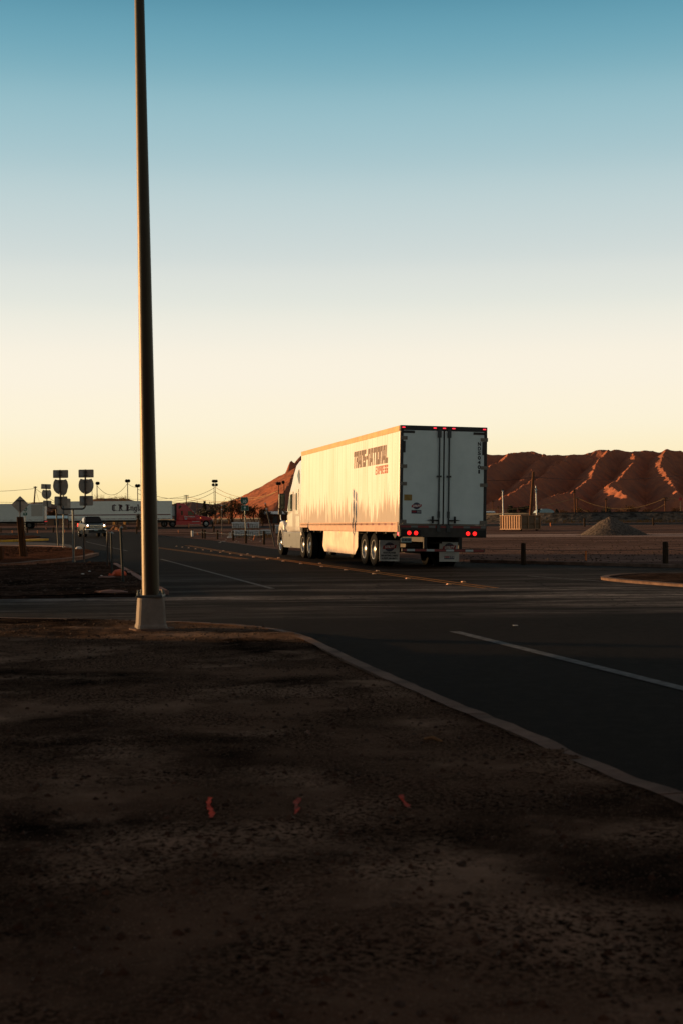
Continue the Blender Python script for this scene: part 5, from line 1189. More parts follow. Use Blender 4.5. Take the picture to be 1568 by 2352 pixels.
def cable(label, a, b, sag, r, group, mat=None, name='cable', cat='cable'):
    o = MB().tube(catenary(a, b, sag), r, 6).build(name, mat or m_wire); return tag(o, label, cat, group)
ce = at(1050, 1256.5, 47.5)
cable('dark wire from behind the white trailer to the first stout post', ce, f1 - Vector((0, .09, .20)), .03, .009, 'wires of the field fence', m_dark_steel)
cable('dark wire slung between the two stout field posts', f1 - Vector((0, .09, .20)), f2 - Vector((0, .1, .22)), .05, .009, 'wires of the field fence', m_dark_steel)
cable('dark wire leaving the right stout post for the right edge', f2 - Vector((0, .1, .22)), f2 + Vector((3.2, -3, -.36)), .06, .009, 'wires of the field fence', m_dark_steel)
for i in range(len(tops) - 1):
    a, b_ = tops[i][0] - Vector((0, .1, .22)), tops[i + 1][0] - Vector((0, .1, .22))
    cable('slack grey wire strung along the near row of timber posts', a, b_, .07, .012, 'wires of the near post row', m_galv)
p, q = tops[0][1], tops[0][0]; b = MB()
b.lathe([(.10, -.62), (.115, -.4), (.10, -.2), (.10, -.08), (.12, -.3)], 12, 'z', tuple(q)); tag(b.build('rag', m_litter), 'white rag tied round the leftmost post of the near row', 'rag')

# tall thin marker posts
def marker(u0, v0, u1, v1, wv, label):
    p = P(u0, v0); k = p.y / F; x, z = loc_at(u1, v1, p); t = thing('delineator_post', label, 'post', p, group='tall thin marker posts by the pallets'); d = Vector((x, 0, z)).normalized()
    b = MB(); b.tube([(0, 0, -.05), (x, 0, z)], .040, 8); b.build('post', m_dark_steel, t)
    e = Vector((x, 0, z)); s = e - d * wv * k; n_ = Vector((d.z, 0, -d.x)) * 1.35 * k
    b = MB(); b.add([tuple(v + Vector((0, -.05 + dy, 0))) for dy in (0, .012) for v in (s - n_, s + n_, e + n_, e - n_)], [(0, 1, 2, 3), (7, 6, 5, 4), (0, 4, 5, 1), (1, 5, 6, 2), (2, 6, 7, 3), (3, 7, 4, 0)]); o = b.build('marker_plate', m_signwhite, t)
    m_ = (s + e) / 2; b = MB(); b.box(m_.x - .05, m_.x + .05, -.058, -.0515, m_.z - .12, m_.z + .12); b.build('orange_mark', m_orange, o)
marker(510.8, 1235.5, 509.3, 1159, 12.2, 'upright thin dark post topped by a narrow white plate, left of the pallets')
marker(632.5, 1256, 609.2, 1155, 15.5, 'thin dark post leaning far to the left beside the white truck, narrow plate on top')
p = P(573.2, 1236.5); x, z = loc_at(571.2, 1201.5, p); t = thing('flag_stake', 'thin dark stake with a red flag board in front of the upper right pallet', 'stake', p)
b = MB(); b.tube([(0, -.6, -.02), (x, -.6, z)], .022, 6); b.build('stake', m_dark_steel, t); b = MB(); b.prism([(x - .05, z), (x + .06, z), (x + .10, z - .38), (x + .0, z - .38)], -.66, -.63, 'y'); b.build('flag', M('dull red board', (.20, .02, .016), .7), t)
# ================================================================== pallets of wrapped blocks
BLK = panel_mat('concrete blocks in clear wrap', (.36, .34, .32), 'X', .40, (.13, .11, .10), rough=.45)
def block_panel():
    m = D.materials.new('wrapped block stack'); m.use_nodes = True; t = m.node_tree; b = t.nodes['Principled BSDF']; b.inputs['Roughness'].default_value = .4
    c = t.nodes.new('ShaderNodeTexCoord'); mp = t.nodes.new('ShaderNodeMapping'); mp.inputs['Rotation'].default_value = (R(90), 0, 0); t.links.new(c.outputs['Object'], mp.inputs[0])
    k = t.nodes.new('ShaderNodeTexBrick'); k.offset = 0; k.inputs['Scale'].default_value = 1; k.inputs['Brick Width'].default_value = .20; k.inputs['Row Height'].default_value = .17; k.inputs['Mortar Size'].default_value = .018
    k.inputs['Color1'].default_value = (.50, .47, .44, 1); k.inputs['Color2'].default_value = (.34, .32, .30, 1); k.inputs['Mortar'].default_value = (.10, .085, .075, 1); t.links.new(mp.outputs[0], k.inputs[0])
    n = t.nodes.new('ShaderNodeTexNoise'); n.inputs['Scale'].default_value = 6; n.inputs['Detail'].default_value = 6; t.links.new(c.outputs['Object'], n.inputs[0])
    q = t.nodes.new('ShaderNodeMapRange'); q.inputs['From Min'].default_value = .52; q.inputs['From Max'].default_value = .66; t.links.new(n.outputs[0], q.inputs[0])
    x = t.nodes.new('ShaderNodeMixRGB'); x.inputs[2].default_value = (.62, .61, .60, 1); t.links.new(q.outputs[0], x.inputs[0]); t.links.new(k.outputs[0], x.inputs[1]); t.links.new(x.outputs[0], b.inputs['Base Color'])
    return m
m_blocks = block_panel()
def pallet(u0, u1, vb, vt, y, label, deck=True):
    a, c = at(u0, vb, y), at(u1, vb, y); top = at(u0, vt, y).z; w = c.x - a.x; h = top - a.z; dp = 1.0
    t = thing('block_pallet', label, 'pallet', ((a.x + c.x) / 2, y, a.z), group='pallets of wrapped blocks')
    b = MB(); b.box(-w / 2, w / 2, 0, dp, .12, .15)
    for x in (-w / 2 + .06, 0, w / 2 - .06): b.box(x - .05, x + .05, .01, dp - .01, .02, .12)
    b.box(-w / 2, w / 2, 0, dp, 0, .02); b.build('pallet_deck', m_pallet, t)
    b = MB(); b.box(-w / 2 + .01, w / 2 - .01, .01, dp - .01, .152, h - .03); b.build('block_stack', m_blocks, t, bevel=.012)
    b = MB(); n = 10; rings = []
    for i in range(n + 1):
        x = -w / 2 - .01 + (w + .02) * i / n; z = h - .02 + .035 * noise.noise(Vector((x * 3 + u0, 1, 0))); dr = .10 + .08 * noise.noise(Vector((x * 4 + u0, 7, 0)))
        rings.append([(x, -.012, z - dr), (x, -.014, z - .02), (x, .03, z + .015), (x, dp - .03, z + .015), (x, dp + .014, z - .02), (x, dp + .012, z - dr)])
    b.rings(rings, cap=False, closed=False); o = b.build('wrap_cover', m_plastic, t); o.modifiers.new('thick', 'SOLIDIFY').thickness = .006
    return t
YP = P(560, 1235.4).y
pallet(536.6, 562.2, 1235.2, 1217.6, YP, 'wrapped block pallet, lower left of the stacked four')
pallet(567, 595, 1235.2, 1217.6, YP, 'wrapped block pallet, lower right of the stacked four')
pallet(533.2, 562.8, 1217.4, 1199.2, YP, 'wrapped block pallet, upper left of the stacked four')
pallet(566, 594.4, 1217.4, 1199.6, YP, 'wrapped block pallet, upper right of the stacked four')
pallet(597.4, 624, 1234.4, 1216.8, YP + .5, 'single wrapped block pallet, right of the stacked four')
pallet(633.0, 646, 1229.5, 1205.5, YP + 6, 'wrapped block pallet just beyond the bonnet of the white truck')
p = at(532, 1236, YP - .2); b = MB(); t = thing('broken_block_stack', 'half-emptied stepped stack of loose blocks left of the pallets, wrap trailing', 'blocks', (p.x, YP, g(YP)))
for (x0, x1, z1_) in ((-.02, .32, .64), (-.24, -.022, .46), (-.36, -.242, .20)): b.box(x0, x1, .05, .9, 0, z1_)
b.build('blocks', m_blocks, t, bevel=.012); b = MB(); b.tube([(.26, -.02, .60), (.24, -.08, .25), (.05, -.14, .07), (-.38, -.2, .03)], [.03, .06, .07, .03], 8); b.build('loose_wrap', m_plastic, t)
p = at(604, 1236, YP - .6)
for i, (dx, w, h, z, lab) in enumerate(((.22, .30, .34, 0, 'cardboard box standing on the ground in front of the single pallet'), (.62, .36, .30, .0, 'dark brown cardboard box right of the taller box at the single pallet'))):
    b = MB(); b.box(-w / 2, w / 2, -.15, .15, 0, h); b.box(-w / 2, w / 2, -.26, -.151, h - .012, h); o = b.build('cardboard_box', m_card, bevel=.008, loc=(p.x + dx, YP - .6, g(YP) + z)); tag(o, lab, 'box', 'boxes by the pallets')
for i in range(16):
    u, v = random.uniform(505, 612), random.uniform(1237.5, 1248); o = rock('litter_scrap', 'scrap of pale plastic litter on the ground before the pallets', P(u, v), .04 + .05 * random.random(), .05, .03, m_decal, 'litter', 'litter before the pallets', seed=30 + i)
for i in range(9):
    u, v = random.choice(((1120, 1262), (1135, 1265), (1228, 1247), (1300, 1252), (1365, 1245), (1352, 1254), (1390, 1288), (1455, 1245))); u += random.uniform(-14, 14)
    rock('litter_scrap', 'pale flake of litter on the open red field', P(u, v), .05 + .07 * random.random(), .05, .02, m_redkerb, 'litter', 'litter on the field', seed=60 + i)

# ================================================================== dumpster and gravel heap
pq = P(1195, 1219.6); YD = pq.y; k = YD / F
ca = at(1154, 1219, YD); cc = at(1195, 1219, YD); cb = at(1246, 1219, YD)
dz = g(YD)
t = thing('roll_off_dumpster', 'open-top tan steel dumpster with a ribbed sunlit end, standing on the bare field', 'dumpster', (cc.x, YD, dz), R(-52))
# local: corner nearest us at the origin; short ribbed face along -x, long side along +y
W_, L_, Hh = (cc.x - ca.x) / math.cos(R(38)) , (cb.x - cc.x) / math.sin(R(38)), 36.5 * k
# after turning by -38 degrees the ribbed face looks left and towards us
z0d = .20
W_ = (cc.x - ca.x) / math.cos(R(52)); L_ = (cb.x - cc.x) / math.sin(R(52))
b = MB(); th = .05
b.box(-W_, 0, 0, th, z0d, Hh); b.box(-W_, 0, L_ - th, L_, z0d, Hh); b.box(-W_, -W_ + th, th, L_ - th, z0d, Hh); b.box(-W_ + th, -th, th, L_ - th, z0d, z0d + .05)
b.build('body', m_dump, t)
b = MB(); b.prism([(-th, z0d + .04), (-th, Hh - .02), (.0, Hh - .02), (.0, z0d + .62), (-.03, z0d + .52), (-.22, z0d)], th, L_ - th, 'y'); b.v = [(x, y, z) for x, y, z in b.v]; b.build('side_wall', m_dump_dark, t)
b = MB(); b.box(-.215, -.005, .06, L_ - .06, z0d + .002, z0d + .45); 
for yy in (.0, L_ * .36, L_ * .70, L_ - .09):
    bb = MB(); bb.box(.001, .07, yy, yy + .10, z0d - .02, Hh - .06); bb.build('upright_rib', m_dump, t, bevel=.008)
for i in range(9):
    x = -W_ + .10 + i * (W_ - .2) / 8; bb = MB(); bb.prism([(x - .035, 0), (x + .035, 0), (x + .02, -.075), (x - .02, -.075)], z0d + .05, Hh - .08, 'z'); bb.build('end_rib', m_dump, t)
b = MB(); b.box(-W_ - .03, .07, -.08, .02, Hh - .08, Hh); b.box(-W_ - .03, .07, L_ - .03, L_ + .05, Hh - .08, Hh); b.box(-.02, .08, .021, L_ - .031, Hh - .078, Hh - .002); b.box(-W_ - .03, -W_ + .06, .021, L_ - .031, Hh - .078, Hh - .002); b.build('top_rim', m_dump, t, bevel=.008)
b = MB(); b.box(-W_ - .02, .06, -.07, .03, z0d - .05, z0d + .045); b.box(-.03, .10, .031, L_ + .15, z0d - .048, z0d + .02); b.build('bottom_rail', m_dump, t, bevel=.006)
for (x, y) in ((-W_ + .25, .25), (-.25, .25), (-.25, L_ - .3)):
    b = MB(); b.tube([(x - .12, y, .10), (x + .12, y, .10)], .10, 14); b.build('roller', m_black, t)
b = MB()
for i in range(4): b.tube([(-W_ - .05, -.03, z0d + .2 + i * .33), (-W_ - .05, -.03, z0d + .32 + i * .33)], .035, 8)
b.build('hinge', m_hinge, t)
text('011', m_decal, t, size=.24, m=frame_m((.003, L_ * .84, Hh - .42), (0, 1, 0), (0, 0, 1)), bold=.006)
# heap of gravel
pg = P(1411, 1229.5); k = pg.y / F
b = MB(); rx = 78 * k; hz = 43 * k; n = 72; rings = []
for j in range(22):
    f = j / 21; r = rx * f; ring = []
    for i in range(n):
        a = 2 * math.pi * i / n; q = Vector((math.cos(a) * f * 2, math.sin(a) * f * 2, 0)); sk = 1 + .05 * math.sin(a * 2 + 1)
        z = hz * (1.065 - math.sqrt(f * f + .0045) * 1.0 - .065 * f) * (1 + .06 * noise.noise(q * 2)) + .05 * noise.noise(q * 9) * (1 - f) + .02 * noise.noise(q * 30) * (1 - f)
        ring.append((-.12 * k * 78 * (1 - f) + r * math.cos(a) * sk, r * math.sin(a), z - .02 * f))
    rings.append(ring)
b.rings(rings); o = b.build('gravel_heap', m_gravel, loc=(pg.x, pg.y + .5, g(pg.y))); tag(o, 'conical heap of grey-brown gravel on the open field', 'gravel heap')
def pick_heap():
    f = random.random() ** .5 * 1.12; a = random.random() * 6.283
    return pg.x - .12 * k * 78 * (1 - min(f, 1)) + rx * f * math.cos(a), pg.y + .5 + rx * f * math.sin(a), g(pg.y) + max(0, hz * (1 - f)) + .01
stones('gravel_stones', 2600, pick_heap, .02, .075, m_gravel)

# ================================================================== poles, lights and wires far off
GU = 'utility poles'
def upole(u0, v0, u1, v1, y, w, label, arms=(), mat=None, ins=True):
    a = at(u0, v0, y); z = g(y); e = at(u1, v1, y); base = Vector((a.x + (a.x - e.x) * (a.z - z) / max(e.z - a.z, .1), y, z)); t = thing('utility_pole', label, 'pole', base, group=GU); k = y / F
    e = e - base; b = MB(); b.tube([(0, 0, -.2), e], [w * k * .55, w * k * .42], 10); b.build('pole', mat or m_pole_wood, t)
    for (dv, hwid) in arms:
        c = e * (1 - dv * k / e.length); b = MB(); b.box(c.x - hwid * k, c.x + hwid * k, -.06, .06, c.z - .07, c.z + .07)
        b.build('crossarm', mat or m_pole_wood, t)
        for s in (-1, -.45, .45, 1):
            b = MB(); b.tube([(c.x + s * hwid * k * .92, 0, c.z + .07), (c.x + s * hwid * k * .92, 0, c.z + .28)], .05, 6); b.build('insulator', m_dark_steel, t)
    return base + e
T1 = upole(1217.5, 1185, 1224.2, 1083.5, 215, 7, 'thick bare timber pole leaning right, rising behind the dumpster', [(8, 3)])
T2 = upole(1154.6, 1184, 1153.4, 1126, 230, 2.6, 'slender pale pole rising behind the left end of the dumpster', [(2, 2)], mat=m_signwhite)
T3 = upole(1232, 1184, 1229.8, 1116, 232, 2.8, 'slender pole with a shiny white lower half, right of the leaning pole', [(9, 2.5), (15, 2)], mat=m_signwhite)
T4 = upole(1319.4, 1178, 1318.0, 1123.5, 330, 3.2, 'timber pole with short arms at its head, left of the gravel heap', [(4, 3), (8, 3)])
T5 = upole(1324.8, 1178, 1324.4, 1143, 340, 2.8, 'shorter pole just right of the one with short arms', [(1, 5)])
T6 = upole(1391.8, 1176, 1390.8, 1143.5, 330, 2.8, 'timber pole in front of a dark shrub, above the gravel heap', [(4, 3)])
T7 = upole(1527.4, 1174, 1526.6, 1142, 330, 3.0, 'timber pole with a broad orange-lit crossarm, near the right edge', [(2, 7), (7.5, 8)])
T8 = upole(1437.6, 1174, 1437, 1160, 420, 1.8, 'short far pole between the gravel heap and the right edge', [(3, 2)])
for (u, vt, lab) in ((1131, 1150, 'thin far pole right beside the white trailer, the left of two'), (1143.5, 1163, 'short far pole beside the white trailer, the right of two')): upole(u, 1180, u, vt, 420, 2.0, lab, [(2, 2.5)])
T9 = upole(77.8, 1162, 81.4, 1117, 330, 3.6, 'dark leaning timber pole standing behind the grey trailer', [(3, 4)])
T10 = upole(428.4, 1172, 428.2, 1137, 380, 2.2, 'timber pole with two crossarms above the red truck', [(2, 5.5), (7, 5.5)])
T11 = upole(453.5, 1178, 453.2, 1150, 330, 1.6, 'thin pole with a drooping lamp, in front of the nose of the red truck')
T12 = upole(533.5, 1175, 533.4, 1149, 360, 2.4, 'pole with a wide crossarm among the bare mesquite tops', [(2, 8)])
T13 = upole(602.5, 1190, 602.3, 1162, 330, 2.0, 'short thin pole right of the mesquite thicket')
GL = 'floodlight masts'
def floodmast(u, v0, vt, y, label, rows, w=2.4, twin=False, mat=None):
    a = at(u, v0, y); z = g(y); e = at(u, vt, y); t = thing('floodlight_mast', label, 'floodlight', (a.x, y, z), group=GL); k = y / F; hgt = e.z - z
    for s in ((-1.6, 1.6) if twin else (0,)):
        b = MB(); b.tube([(s * k, 0, 0), (s * k, 0, hgt)], [w * k * .5, w * k * .38], 8); b.build('mast', mat or m_dark_steel, t)
    for (dv, xs) in rows:
        zz = hgt - dv * k; b = MB(); b.box(min(xs) * k - .1, max(xs) * k + .1, -.05, .05, zz - .05 - 2.4 * k, zz + .05 - 2.4 * k); b.build('bracket', m_dark_steel, t)
        for x in xs:
            b = MB(); b.lathe([(.001, -.30), (.18, -.26), (.34, .16), (.36, .2), (.001, .14)], 12, 'y', (x * k, -.1, zz)); b.tube([(x * k, 0, zz - 2.4 * k), (x * k, 0, zz)], .05, 6); b.build('floodlight', m_black, t, smooth=True)
    return Vector((a.x, y, e.z))
M1 = floodmast(494, 1174, 1103.5, 330, 'twin-post floodlight mast with two rows of lamps, beyond the red truck', [(1.5, (-3.5, 0, 3.8)), (10, (-3.5, 4))], 1.5, True, m_pole_wood)
M2 = floodmast(293.6, 1160, 1103.5, 300, 'floodlight mast with paired lamps, first left of the tall pole', [(1, (-2.5, 2.5))])
M3 = floodmast(316.6, 1160, 1114.5, 300, 'floodlight mast with paired lamps, touching the left edge of the tall pole', [(1, (-2.5, 2.5))])
M4 = floodmast(223.3, 1160, 1109, 300, 'floodlight mast with one drooping lamp, right of the double route sign', [(1, (0, 2.5))])
M5 = floodmast(640.6, 1186, 1109.5, 300, 'floodlight mast standing beside the mirror of the white truck', [(1, (-2.6, 2.4))], mat=m_pole_wood)
M6 = floodmast(653.2, 1186, 1106.5, 300, 'plain floodlight mast close beside the cab of the white truck', [(1, (-1.8,))], mat=m_pole_wood)
M7 = floodmast(211.8, 1160, 1109, 320, 'slim floodlight mast hidden partly behind the right-hand shield plate', [(1, (0,))], 1.6)
GW = 'overhead wires'
def wire(label, a, b, sag, r=.045, mat=None): cable(label, a, b, sag, r, GW, mat, 'overhead_wire', 'wire')
off = at(-160, 1125, 330)
wire('overhead wire running from the left edge to the dark leaning pole', T9 - Vector((0, 0, .5)), off, .6)
wire('overhead wire dropping from the dark leaning pole behind the route signs', T9 - Vector((0, 0, .5)), at(230, 1190, 330), 1.2)
wire('stay wire dropping steeply from the dark leaning pole', T9 - Vector((0, 0, .5)), at(90.5, 1153, 330), .1, .03)
wire('overhead wire from the left edge passing low behind the diamond sign', at(-160, 1148.5, 400), at(300, 1150, 400), .6)
wire('overhead wire between the first lamp mast and the one at the double sign', M4 - Vector((0, 0, .6)), M2 - Vector((0, 0, .6)), 2.2)
wire('overhead wire from the lamp mast to the tall pole edge', M2 - Vector((0, 0, .6)), M3 - Vector((0, 0, .4)), .3)
for dz_, lab in ((0, 'upper wire from behind the tall pole to the twin-post mast'), (.9, 'lower wire from behind the tall pole to the twin-post mast')): wire(lab, M3 - Vector((0, 0, .8 + dz_)), M1 - Vector((0, 0, 1.7 + dz_)), 2.3)
for dz_, lab in ((0, 'upper wire from the twin-post mast to the mast beside the white truck'), (1.1, 'lower wire from the twin-post mast to the mast beside the white truck')): wire(lab, M1 - Vector((0, 0, 1.5 + dz_)), M5 - Vector((0, 0, 1.6)), 2.0)
for dv, lab in ((0, 'top wire between the two-arm pole and the left'), (8, 'lower wire between the two-arm pole and the left')): wire(lab, T10 - Vector((0, 0, .3 + dv * .11)), at(250, 1141 + dv, 380), .8)
for dv, lab in ((0, 'top wire from the two-arm pole into the mesquite tops'), (7, 'lower wire from the two-arm pole into the mesquite tops')): wire(lab, T10 - Vector((0, 0, .3 + dv * .11)), T12 - Vector((0, 0, .2)), .6)
wire('wire from the left behind the trailer to the leaning pole by the dumpster', at(1090, 1102, 215), T1 - Vector((0, 0, .8)), .3, .03, m_dark_steel)
wire('wire from the leaning pole by the dumpster across the mountain', T1 - Vector((0, 0, .8)), at(1640, 1080, 260), 1.0, .03, m_dark_steel)
for a, b_, lab, s in ((at(1100, 1170, 335), T5, 'long sagging wire left of the pole with short arms', 1.0), (T5, T7 - Vector((0, 0, .2)), 'long sagging sunlit wire above the gravel heap', 2.6), (T7 - Vector((0, 0, .2)), at(1680, 1139, 330), 'wire leaving the broad crossarm for the right edge', .5)): wire(lab, a, b_, s, .05)
wire('faint low wire across the foot of the mountain', T5 - Vector((0, 0, 2.2)), T7 - Vector((0, 0, 1.6)), 3.0, .03)
# red round sign by the right edge
p = at(1562.5, 1174, 250); t = thing('stop_signal', 'small round red sign on a thin post by the railway at the right edge', 'sign', (p.x, 250, g(250)))
b = MB(); zt = at(1562, 1146, 250).z - g(250); b.tube([(0, 0, 0), (0, 0, zt)], .05, 8); b.build('post', m_dark_steel, t); b = MB(); b.tube([(0, -.06, zt), (0, -.03, zt)], .30, 20); b.build('disc', m_redsign, t)

# ================================================================== far buildings
def shed(label, u0, u1, vb, ve, vr, y, wall, roof, dp=8., name='shed', arch=False):
    a, c = at(u0, vb, y), at(u1, vb, y); ze, zr = at(u0, ve, y).z, at(u0, vr, y).z; w = c.x - a.x; zb_ = min(a.z, g(y)) ; t = thing(name, label, 'building', ((a.x + c.x) / 2, y, zb_))
    b = MB(); b.box(-w / 2, w / 2, 0, dp, 0, ze - zb_); b.build('wall', wall, t)
    b = MB()
    if arch: b.prism([(w / 2 * math.cos(R(x)) * 1.02, (ze - zb_) + (zr - ze) * math.sin(R(x))) for x in range(0, 181, 15)], -.2, dp + .2, 'y')
    else: b.prism([(-.5, ze - zb_), (dp / 2, zr - zb_), (dp + .5, ze - zb_), (dp + .5, ze - zb_ + .12), (dp / 2, zr - zb_ + .14), (-.5, ze - zb_ + .12)], -w / 2 - .4, w / 2 + .4, 'x')
    b.build('roof', roof, t)
    b = MB(); b.box(-.5, .5, -.05, -.002, 0, min(2.1, (ze - zb_) * .8)); b.build('door', m_dark_steel, t)
    return t
shed('long low building with a pale blue roof, between the two trailers on the left', 107, 152, 1198, 1191.5, 1186, 300, m_house, m_bluemetal, 6, 'house')
shed('dark red building with a white roof, right of the mesquite thicket', 602, 662, 1192, 1181.5, 1176, 300, m_darkwall, m_whitemetal, 8, 'house')
shed('rounded pale blue barn beyond the railway, right of the leaning pole', 1233, 1272, 1182, 1178, 1168.5, 420, m_bluemetal, m_bluemetal, 8, 'barn', arch=True)
shed('tiny pale hut beyond the railway, between the white trailer and the dumpster', 1114, 1133, 1184, 1178, 1175, 330, m_house, m_whitemetal, 5, 'hut')

# ================================================================== trees and brush
def branch(b, p, d, ln, r, lev, rng, spread=.6, up=.1, kids=(3, 4), sides=4):
    mid = p + d * ln * .5 + Vector((rng.uniform(-1, 1), rng.uniform(-1, 1), rng.uniform(-.5, .5))) * ln * .08; e = p + d * ln
    b.tube([p, mid, e], [r, r * .8, r * .55], sides, cap=False)
    if lev <= 0: return
    for i in range(rng.randint(*kids)):
        nd = (d + Vector((rng.uniform(-1, 1), rng.uniform(-1, 1), rng.uniform(-.6, .8))) * spread + Vector((0, 0, up))).normalized(); q = p + (e - p) * rng.uniform(.35, 1.0)
        branch(b, q, nd, ln * rng.uniform(.55, .8), r * .55, lev - 1, rng, spread, up, kids, 3)
def leaves(b, centers, n, rad, size, rng):
    for _ in range(n):
        c, r_ = rng.choice(centers); v = Vector((rng.gauss(0, 1), rng.gauss(0, 1), rng.gauss(0, 1))); p = Vector(c) + v.normalized() * r_ * rad * rng.random() ** .5
        a = Vector((rng.uniform(-1, 1), rng.uniform(-1, 1), rng.uniform(-1, 1))).normalized(); bb_ = a.cross(Vector((rng.uniform(-1, 1), rng.uniform(-1, 1), rng.uniform(-1, 1)))).normalized(); s = size * rng.uniform(.6, 1.3)
        b.add([p - a * s, p - bb_ * s * .45, p + a * s, p + bb_ * s * .45], [(0, 1, 2, 3)])
def bare_tree(label, u, v0, vt, wid, y, seed, mat=None, lev=4, group='bare trees', leafy=None, name='bare_tree', stems=1):
    rng = random.Random(seed); a = at(u, v0, y); z = g(y); top = at(u, vt, y).z; h = top - z; wx = wid * y / F / 2
    t = thing(name, label, 'tree', (a.x, y, z), group=group); b = MB()
    for s in range(stems):
        d = Vector((rng.uniform(-1, 1) * min(1.2, wx / h), rng.uniform(-.5, .5), 1)).normalized()
        branch(b, Vector((rng.uniform(-.3, .3) * wx * .5, rng.uniform(-.3, .3), -.1)), d, h * .42, max(.05, h * .018), lev, rng, .72, .16, (3, 4))
    zs = max(x[2] for x in b.v); xs = sorted(abs(x[0]) for x in b.v)[int(len(b.v) * .97)]; kz, kx = h / zs, wx / xs
    b.v = [(x * kx, y_ * kx, z_ * kz) for x, y_, z_ in b.v]; tips = b.v[::7]
    b.build('branches', mat or m_bark_w, t)
    if leafy:
        l = MB(); leaves(l, [(tip, .5) for tip in tips], leafy[0], 1.0, leafy[1], rng); l.build('foliage', leafy[2], t)
    return t
TH = 'bare mesquite trees behind the pallets'
for i, (u, v0, vt, wid, y, lab) in enumerate(((500, 1196, 1146, 52, 268, 'bare mesquite with golden tips, first right of the red truck'), (530, 1198, 1141, 58, 275, 'tallest bare mesquite with golden tips, behind the upper left pallet'), (557, 1198, 1156, 50, 272, 'dense dark mesquite behind the large green 10 sign'), (586, 1200, 1153, 52, 270, 'dark spreading mesquite just right of the large green 10 sign'), (474, 1196, 1166, 40, 266, 'low brown mesquite at the nose of the red truck'), (606, 1199, 1171, 38, 268, 'low brushy mesquite left of the dark red building'))):
    bare_tree(lab, u, v0, vt, wid, y, 40 + i, m_bark_w if i < 2 else m_twig_dark, 4, TH, (900, .16, m_leaf_brown if i % 2 else m_leaf_dark), 'mesquite', 3)
for i, (u, v0, vt, wid, lab) in enumerate(((236, 1158, 1131, 44, 'golden bare tree top above the C.R.England trailer, left of three'), (262, 1158, 1129.5, 46, 'golden bare tree top above the C.R.England trailer, middle of three'), (285, 1158, 1132, 34, 'golden bare tree top above the C.R.England trailer, right of three'))):
    bare_tree(lab, u, v0, vt, wid, 290, 60 + i, m_gold, 5, 'bare trees above the trailer', (200, .08, m_gold), 'bare_tree', 2)
for i, (u, vt, wid, lab) in enumerate(((112, 1166, 20, 'brown brushy tree between the trailers, behind the smaller route sign'), (126, 1164, 22, 'brown brushy tree between the trailers, behind the bent tube'), (142, 1168, 22, 'brown brushy tree between the trailers, next to the lettered trailer'))):
    bare_tree(lab, u, 1196, vt, wid, 330, 70 + i, m_bark_w, 4, 'brown trees between the trailers', (700, .18, m_leaf_brown), 'brush_tree', 3)
def conifer(label, u, v0, vt, wid, y, seed, mat):
    rng = random.Random(seed); a = at(u, v0, y); z = g(y); h = at(u, vt, y).z - z; w = wid * y / F / 2; t = thing('conifer', label, 'tree', (a.x, y, z), group='dark conifers')
    b = MB(); b.tube([(0, 0, 0), (0, 0, h)], [h * .03, h * .006], 6); b.build('trunk', m_twig_dark, t); l = MB()
    for i in range(1500):
        f = rng.random() ** .8; r_ = w * (1 - f) ** .85 * rng.uniform(.2, 1.12) + .05; an = rng.random() * 6.283; p = Vector((r_ * math.cos(an), r_ * math.sin(an), h * (.06 + .94 * f) - r_ * .25))
        o_ = Vector((math.cos(an), math.sin(an), rng.uniform(-.5, .5))); s = .17 * rng.uniform(.6, 1.4); tn = Vector((-o_.y, o_.x, rng.uniform(-.4, .4)))
        l.add([p - o_ * s, p - tn * s * .5, p + o_ * s * 1.4, p + tn * s * .5], [(0, 1, 2, 3)])
    l.build('foliage', mat, t)
conifer('slender dark conifer rising beyond the bonnet of the red truck', 470.5, 1196, 1151, 17, 290, 1, m_leaf_dark)
conifer('short dark conifer hugging the tallest bare mesquite', 532.5, 1190, 1150, 6, 300, 2, m_leaf_dark)
def round_tree(label, u, v0, vt, wid, y, seed, mat, group, n=900):
    rng = random.Random(seed); a = at(u, v0, y); z = g(y); h = at(u, vt, y).z - z; w = wid * y / F / 2; t = thing('round_tree', label, 'tree', (a.x, y, z), group=group)
    b = MB(); branch(b, Vector((0, 0, 0)), Vector((0, 0, 1)), h * .5, h * .035, 2, rng, .7); b.build('trunk', m_twig_dark, t)
    cs = [((rng.uniform(-.6, .6) * w, rng.uniform(-.6, .6) * w, h * rng.uniform(.4, .85)), w * rng.uniform(.3, .55)) for _ in range(9)]
    l = MB(); leaves(l, cs, n, 1.0, .20, rng); l.v = [(x, y_, max(.05, min(z_, h * 1.02))) for x, y_, z_ in l.v]; l.build('foliage', mat, t)
GT = 'trees beyond the railway'
for i, (u, vt, wid, lab) in enumerate(((1169, 1157.5, 18, 'dark round tree beyond the railway, first right of the slender pale pole'), (1183, 1163, 14, 'small dark tree beyond the railway, second right of the slender pale pole'), (1196, 1161, 14, 'dark tree beyond the railway, third right of the slender pale pole'), (1209, 1159, 18, 'dark tree beyond the railway, touching the thick leaning pole'), (1236, 1166, 9, 'small dark bush beyond the railway, left of the rounded barn'), (1278, 1166, 10, 'slim dark tree beyond the railway, right of the rounded barn'))):
    round_tree(lab, u, 1182, vt, wid, 380, 80 + i, m_leaf_dark, GT)
round_tree('dark evergreen shrub behind a timber pole, above the gravel heap', 1393, 1178, 1163, 24, 400, 91, m_leaf_dark, GT)
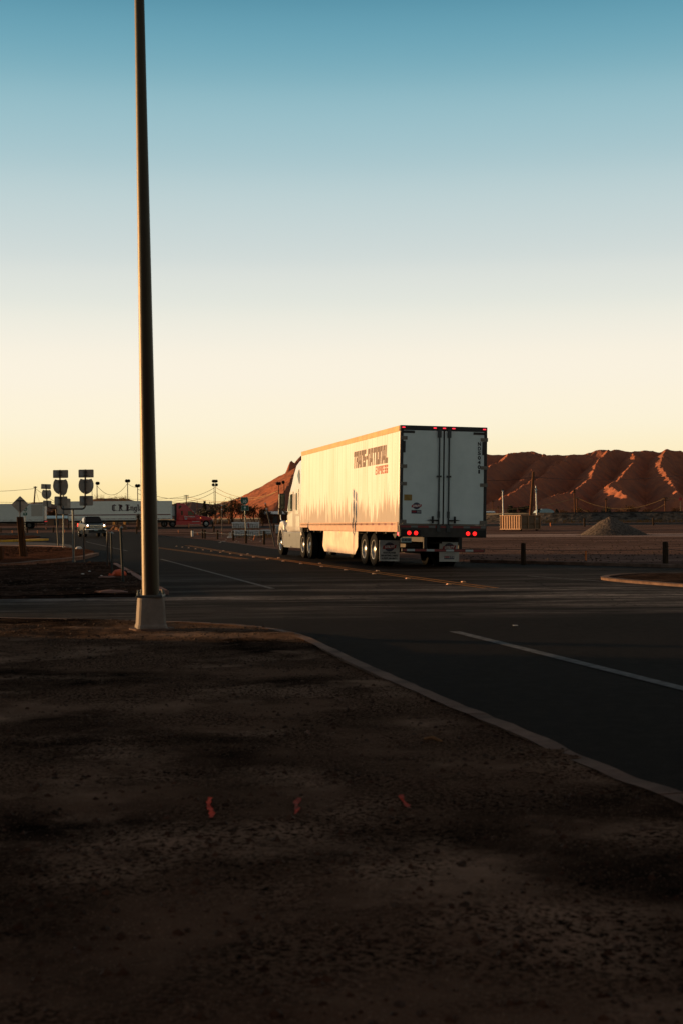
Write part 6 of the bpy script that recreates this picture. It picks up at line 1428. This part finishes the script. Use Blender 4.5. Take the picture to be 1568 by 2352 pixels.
for i, (u, vt, wid, lab) in enumerate(((1330, 1163, 34, 'brown bare brush beyond the railway, left of the gravel heap'), (1446, 1158, 40, 'brown spreading bare bush beyond the railway, right of the gravel heap'), (1360, 1168, 30, 'low brown brush beyond the railway, right above the heap peak'), (1480, 1166, 30, 'low brown brush beyond the railway, left of the broad crossarm pole'), (1548, 1163, 30, 'brown brush beyond the railway at the right edge'), (1290, 1168, 24, 'low brown brush beyond the railway, right of the barn'), (1422, 1168, 26, 'low brown brush beyond the railway, directly right of the evergreen shrub'))):
    bare_tree(lab, u, 1180, vt, wid, 395 + 3 * i, 100 + i, m_bark_w, 4, 'brown brush beyond the railway', (350, .16, m_leaf_brown), 'brush', 4)
# yucca
p = P(318, 1217.5); k = p.y / F; t = thing('yucca', 'spiky yucca on a short trunk, half hidden by the left edge of the tall pole', 'plant', p)
h = 26 * k; b = MB(); b.tube([(0, 0, 0), (0, 0, h)], [.22, .17], 10); b.build('trunk', m_yucca_dead, t); l, dd_ = MB(), MB(); rng = random.Random(5)
for i in range(190):
    an = rng.random() * 6.283; el = rng.uniform(-.5, 1.5); d_ = Vector((math.cos(an) * math.cos(el), math.sin(an) * math.cos(el), math.sin(el))); ln = rng.uniform(.75, 1.15) * 13.5 * k; s = d_.cross(Vector((0, 0, 1))).normalized() * .03
    q = Vector((0, 0, h)); l.add([q - s, q + s, q + d_ * ln * .5 + s * .8, q + d_ * ln, q + d_ * ln * .5 - s * .8], [(0, 1, 2, 3, 4)])
for i in range(90):
    an = rng.random() * 6.283; d_ = Vector((math.cos(an) * .35, math.sin(an) * .35, -1)).normalized(); s = Vector((-math.sin(an), math.cos(an), 0)) * .03; q = Vector((math.cos(an) * .15, math.sin(an) * .15, h * rng.uniform(.5, 1))); ln = h * .35; dd_.add([q - s, q + s, q + d_ * ln], [(0, 1, 2)])
l.build('leaves', m_yucca, t); dd_.build('dead_leaves', m_yucca_dead, t)
# dry grass at the foot of the embankment
b = MB(); rng = random.Random(9)
for _ in range(5200):
    i = rng.randrange(8, len(ep) - 12); q = ep[i].lerp(ep[i + 1], rng.random()); dd = (ep[i + 1] - ep[i]).normalized(); n = Vector((-dd.y, dd.x, 0)); n = -n if n.y > 0 else n
    c = noise.noise(q * .12); 
    if c < -.02: continue
    q = q + n * rng.uniform(5.0, 8.5); hgt = rng.uniform(.2, .65); s = rng.uniform(.03, .07); z = g(q.y); ln = Vector((rng.uniform(-.25, .25), rng.uniform(-.2, .2), 0))
    b.add([(q.x - s, q.y, z), (q.x + s, q.y, z), (q.x + ln.x, q.y + ln.y, z + hgt)], [(0, 1, 2)])
struct(b.build('dry_grass', m_grass), 'stuff')
